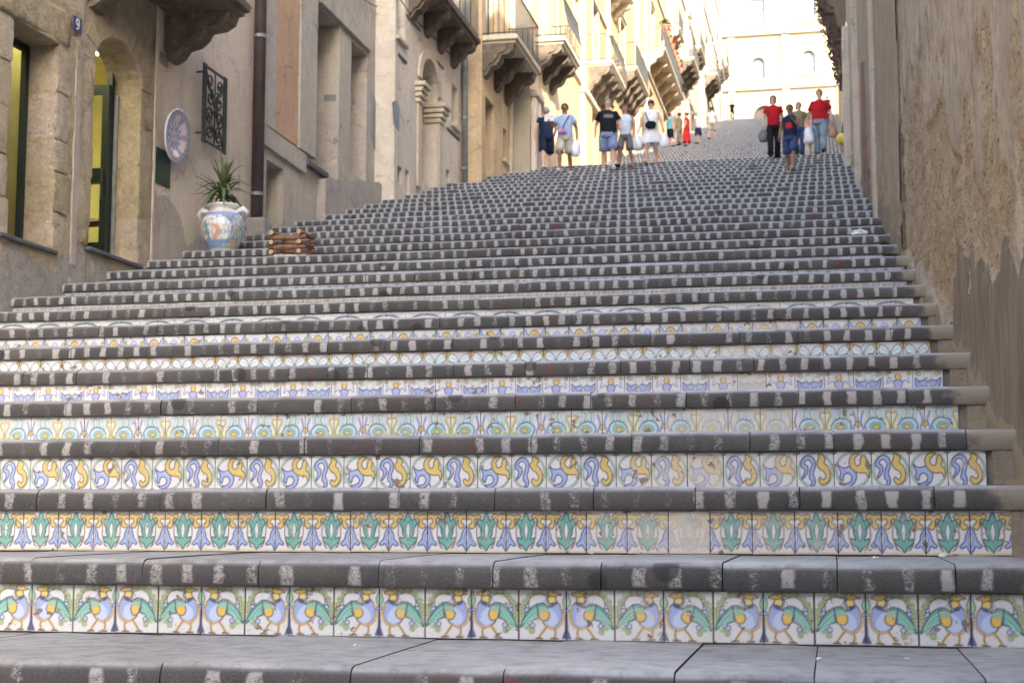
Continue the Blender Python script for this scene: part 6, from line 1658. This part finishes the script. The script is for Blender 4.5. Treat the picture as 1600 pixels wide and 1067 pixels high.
# left group coming down
_, W1, J1 = person('person in navy shirt and dark shorts walking up beside the left wall', -7.72, 31.6, UP + .2, 1.66, SKIN_A, NAVY, .6, NAVY, 'shorts', H_GR, False, WHT, .27, 1.15, {'er': (.27, .05, 1.14), 'wr': (.22, .24, 1.02), 'el': (-.28, -.12, 1.15), 'wl': (-.3, -.12, .92)}, lean=.14)
_, W2, J2 = person('person in light blue shirt and khaki shorts holding up a paper', -6.86, 29.3, DOWN, 1.72, SKIN_C, LTBLUE, .62, KHAKI, 'shorts', H_DK, False, WHT, .2, 1.12, {'el': (-.27, -.1, 1.15), 'wl': (-.29, -.05, .92), 'er': (.30, .06, 1.14), 'wr': (.33, .22, 1.22)})
shoulder_bag('dark strap and small pink and white waist pouch on the blue-shirted walker', W2, (.03, .19, 1.0), [(-.02, .17, 1.2), (-.12, .12, 1.4), (-.12, -.02, 1.47)], PINKC, (.2, .07, .1), 'waist_pouch', BLACK)
pm = thing('paper_map', 'folded white paper held by the person in the light blue shirt', 'map', tuple(W2((.33, .29, 1.27))))
q_ = W2((.33, .28, 1.27)); MB().rbox(q_.x - .12, q_.x + .12, q_.y - .01, q_.y + .0, q_.z - .02, q_.z + .14, .002).build('sheet', WHT, pm)
hand_bag('white plastic bag carried by the person in khaki shorts', W2, (-.28, .1, .82), PLASTIC, .2, .36)
_, W3, J3 = person('person in black printed t-shirt and pale blue shorts walking down', -5.82, 29.4, DOWN + .2, 1.78, SKIN_A, BLACK, .62, DENIM, 'shorts', H_GR, False, WHT, -.16, 1.22, {'el': (-.29, .03, 1.13), 'wl': (-.27, .2, 1.0), 'er': (.28, -.12, 1.14), 'wr': (.3, -.1, .91)})
_, W4, J4 = person('person in pale blue sleeveless top and grey shorts half hidden behind the black t-shirt', -5.55, 30.6, DOWN - .3, 1.6, SKIN_B, PALEC, 0, GREYC, 'shorts', H_BR, True, BLACK, .2, .92)
_, W5, J5 = person('person all in white with sunglasses and black shoulder bag walking down', -5.05, 31.6, DOWN - .12, 1.68, SKIN_A, WHT, .12, WHT, 'shorts', H_BR, False, TANC, .15, 1.12, {'er': (.27, -.02, 1.14), 'wr': (.33, .05, .94), 'el': (-.27, -.02, 1.14), 'wl': (-.33, .05, .94)}, dress=(WHT, .56, 1.0, .05))
shoulder_bag('black shoulder bag slung across the person dressed in white', W5, (-.04, .2, 1.02), [(.03, .18, 1.15), (.12, .13, 1.36), (.12, -.02, 1.46)], BLACK, (.27, .09, .19))
MB().rbox(W5((0, 0, 0)).x - .075, W5((0, 0, 0)).x + .075, W5((0, .1, 0)).y - .012, W5((0, .1, 0)).y + .012, W5((0, 0, 1.63)).z, W5((0, 0, 1.67)).z, .006).build('sunglasses', BLACK, _)
hand_bag('large white plastic bag in the right hand of the person in white', W5, (.35, .08, .86), PLASTIC, .24, .38); hand_bag('large white plastic bag in the left hand of the person in white', W5, (-.36, .08, .86), PLASTIC, .2, .36)
# far group beyond the landing
person('person in turquoise shirt and black shorts standing in the far group', -8.1, 66.6, -1.0, 1.7, SKIN_A, TURQ, .6, BLACK, 'shorts', H_DK, False, BLACK, .03, 1.15)
person('small child in pale clothes standing in the far group', -7.85, 67.3, .6, 1.05, SKIN_A, PALEC, .5, PALEC, 'shorts', H_BR, False, WHT, .03, 1.2)
person('person in olive clothes behind the turquoise shirt in the far group', -7.75, 68.3, 1.2, 1.68, SKIN_B, OLIVEC, .6, OLIVEC, 'long', H_DK, False, BLACK, .03, 1.0)
person('person in long scarlet dress standing in the far group', -7.28, 67.1, 1.4, 1.7, SKIN_A, SCARL, .5, None, 'shorts', H_DK, False, BLACK, .03, 1.0, dress=(SCARL, .22, 1.02, .06))
person('person in white top and navy skirt bending in the far group', -6.9, 68.9, 1.2, 1.68, SKIN_A, WHT, .5, None, 'shorts', H_GR, False, BLACK, .04, 1.0, lean=.25, dress=(NAVY, .5, .98, .02))
person('person in white shirt and khaki shorts striding up past the far group', -6.66, 74.3, UP - .3, 1.78, SKIN_A, WHT, .6, KHAKI, 'shorts', H_DK, False, BLACK, .22, 1.15)
person('dark clad person alone at the top left of the stairway', -8.1, YT - .4, UP, 1.55, SKIN_B, BLACK, .6, BLACK, 'long', H_DK, False, BLACK, .04)
# right group
_, W6, J6 = person('person in red top and black trousers walking down behind the child', -2.02, 32.25, DOWN + .1, 1.62, SKIN_A, REDC, .5, BLACK, 'long', H_DK, True, BLACK, .2, 1.0, {'el': (-.25, -.1, 1.15), 'wl': (-.26, -.12, .93)})
hand_bag('grey shopping bag held low by the person in red top and black trousers', W6, (.28, .1, .84), GREYC, .2, .3)
_, W7, J7 = person('child in navy tank top and denim shorts nearest on the stairs', -1.5, 26.0, DOWN - .15, 1.46, SKIN_C, NAVY, 0, DARKDEN, 'shorts', H_DK, False, TANC, -.24, 1.08, {'er': (.25, -.1, 1.15), 'wr': (.28, -.06, .94), 'el': (-.22, .06, 1.16), 'wl': (-.12, .2, 1.3)})
_, W8, J8 = person('person in olive top and blue jeans hidden behind the child', -1.42, 33.1, DOWN + .2, 1.4, SKIN_A, OLIVEC, .5, DARKDEN, 'long', H_BR, True, NAVY, .1, .95)
hand_bag('white shopping bag between the child and the person in red t-shirt', W8, (-.28, .12, .95), PLASTIC, .24, .4)
person('person in salmon pink top behind the person in red t-shirt', -1.18, 34.6, DOWN, 1.66, SKIN_A, SALM, .5, KHAKI, 'long', H_DK, False, BLACK, .08)
_, W9, J9 = person('stout person in red t-shirt and pale jeans walking by the right wall', -.9, 32.8, DOWN - .1, 1.7, SKIN_A, REDC, .75, JEANS, 'long', H_BR, False, BLACK, -.2, 1.28, {'er': (.29, -.08, 1.14), 'wr': (.3, -.1, .92), 'el': (-.28, -.03, 1.14), 'wl': (-.3, .04, .92)})
hand_bag('tan shopping bag in the hand of the person in red t-shirt', W9, (-.32, .06, .84), TANC, .17, .34)
person('dark slender person at the far top beside the right wall', -.55, 110.5, UP, 1.62, SKIN_B, BLACK, .5, BLACK, 'long', H_DK, False, BLACK, .04, .9)
# turn the skinned skeletons into plain meshes
bpy.context.view_layer.update()
dg = bpy.context.evaluated_depsgraph_get()
for o, mats, post in JOBS:
    ev = o.evaluated_get(dg)
    me = bpy.data.meshes.new_from_object(ev)
    me.name = o.name
    if post:
        bm = bmesh.new(); bm.from_mesh(me); post(bm); bm.to_mesh(me); bm.free()
    me.materials.clear()
    for q in mats: me.materials.append(q)
    o.modifiers.clear(); o.data = me
    me.polygons.foreach_set('use_smooth', [True] * len(me.polygons))
# printed patch on the black t-shirt and the red print on the child's top follow the chest surface
def chest_print(owner, Wf, face, zc, w, h_, mat, name):
    m = MB(); n = 7; base = WL[owner.name]; shirt = [c for c in owner.children if c.name.startswith('shirt')][0]
    bmt = bmesh.new(); bmt.from_mesh(shirt.data); from mathutils.bvhtree import BVHTree
    tr = BVHTree.FromBMesh(bmt); pts_ = []
    for i in range(n):
        for j in range(n):
            p = Wf(((i / (n - 1) - .5) * w, .6, zc + (j / (n - 1) - .5) * h_ * (1 - .5 * abs(i / (n - 1) - .5)))) - base
            d_ = (Wf((0, 0, 0)) - Wf((0, 1, 0))).normalized(); hit = tr.ray_cast(p, d_)
            pts_.append((hit[0] if hit[0] is not None else p + d_ * .42) - d_ * .005 + base)
    m.v = [tuple(p) for p in pts_]
    for i in range(n - 1):
        for j in range(n - 1): a = i * n + j; m.f.append((a, a + n, a + n + 1, a + 1))
    m.build(name, mat, shirt, True); bmt.free()
def find(lbl): return [o for o in bpy.data.objects if o.get('label', '').startswith(lbl)][0]
chest_print(find('person in black printed'), W3, DOWN, 1.30, .22, .10, GREYC, 'shirt_print')
chest_print(find('child in navy tank'), W7, DOWN, 1.17, .17, .16, SCARL, 'shirt_print')
for o in bpy.data.objects:
    if '_s' in o: del o['_s']
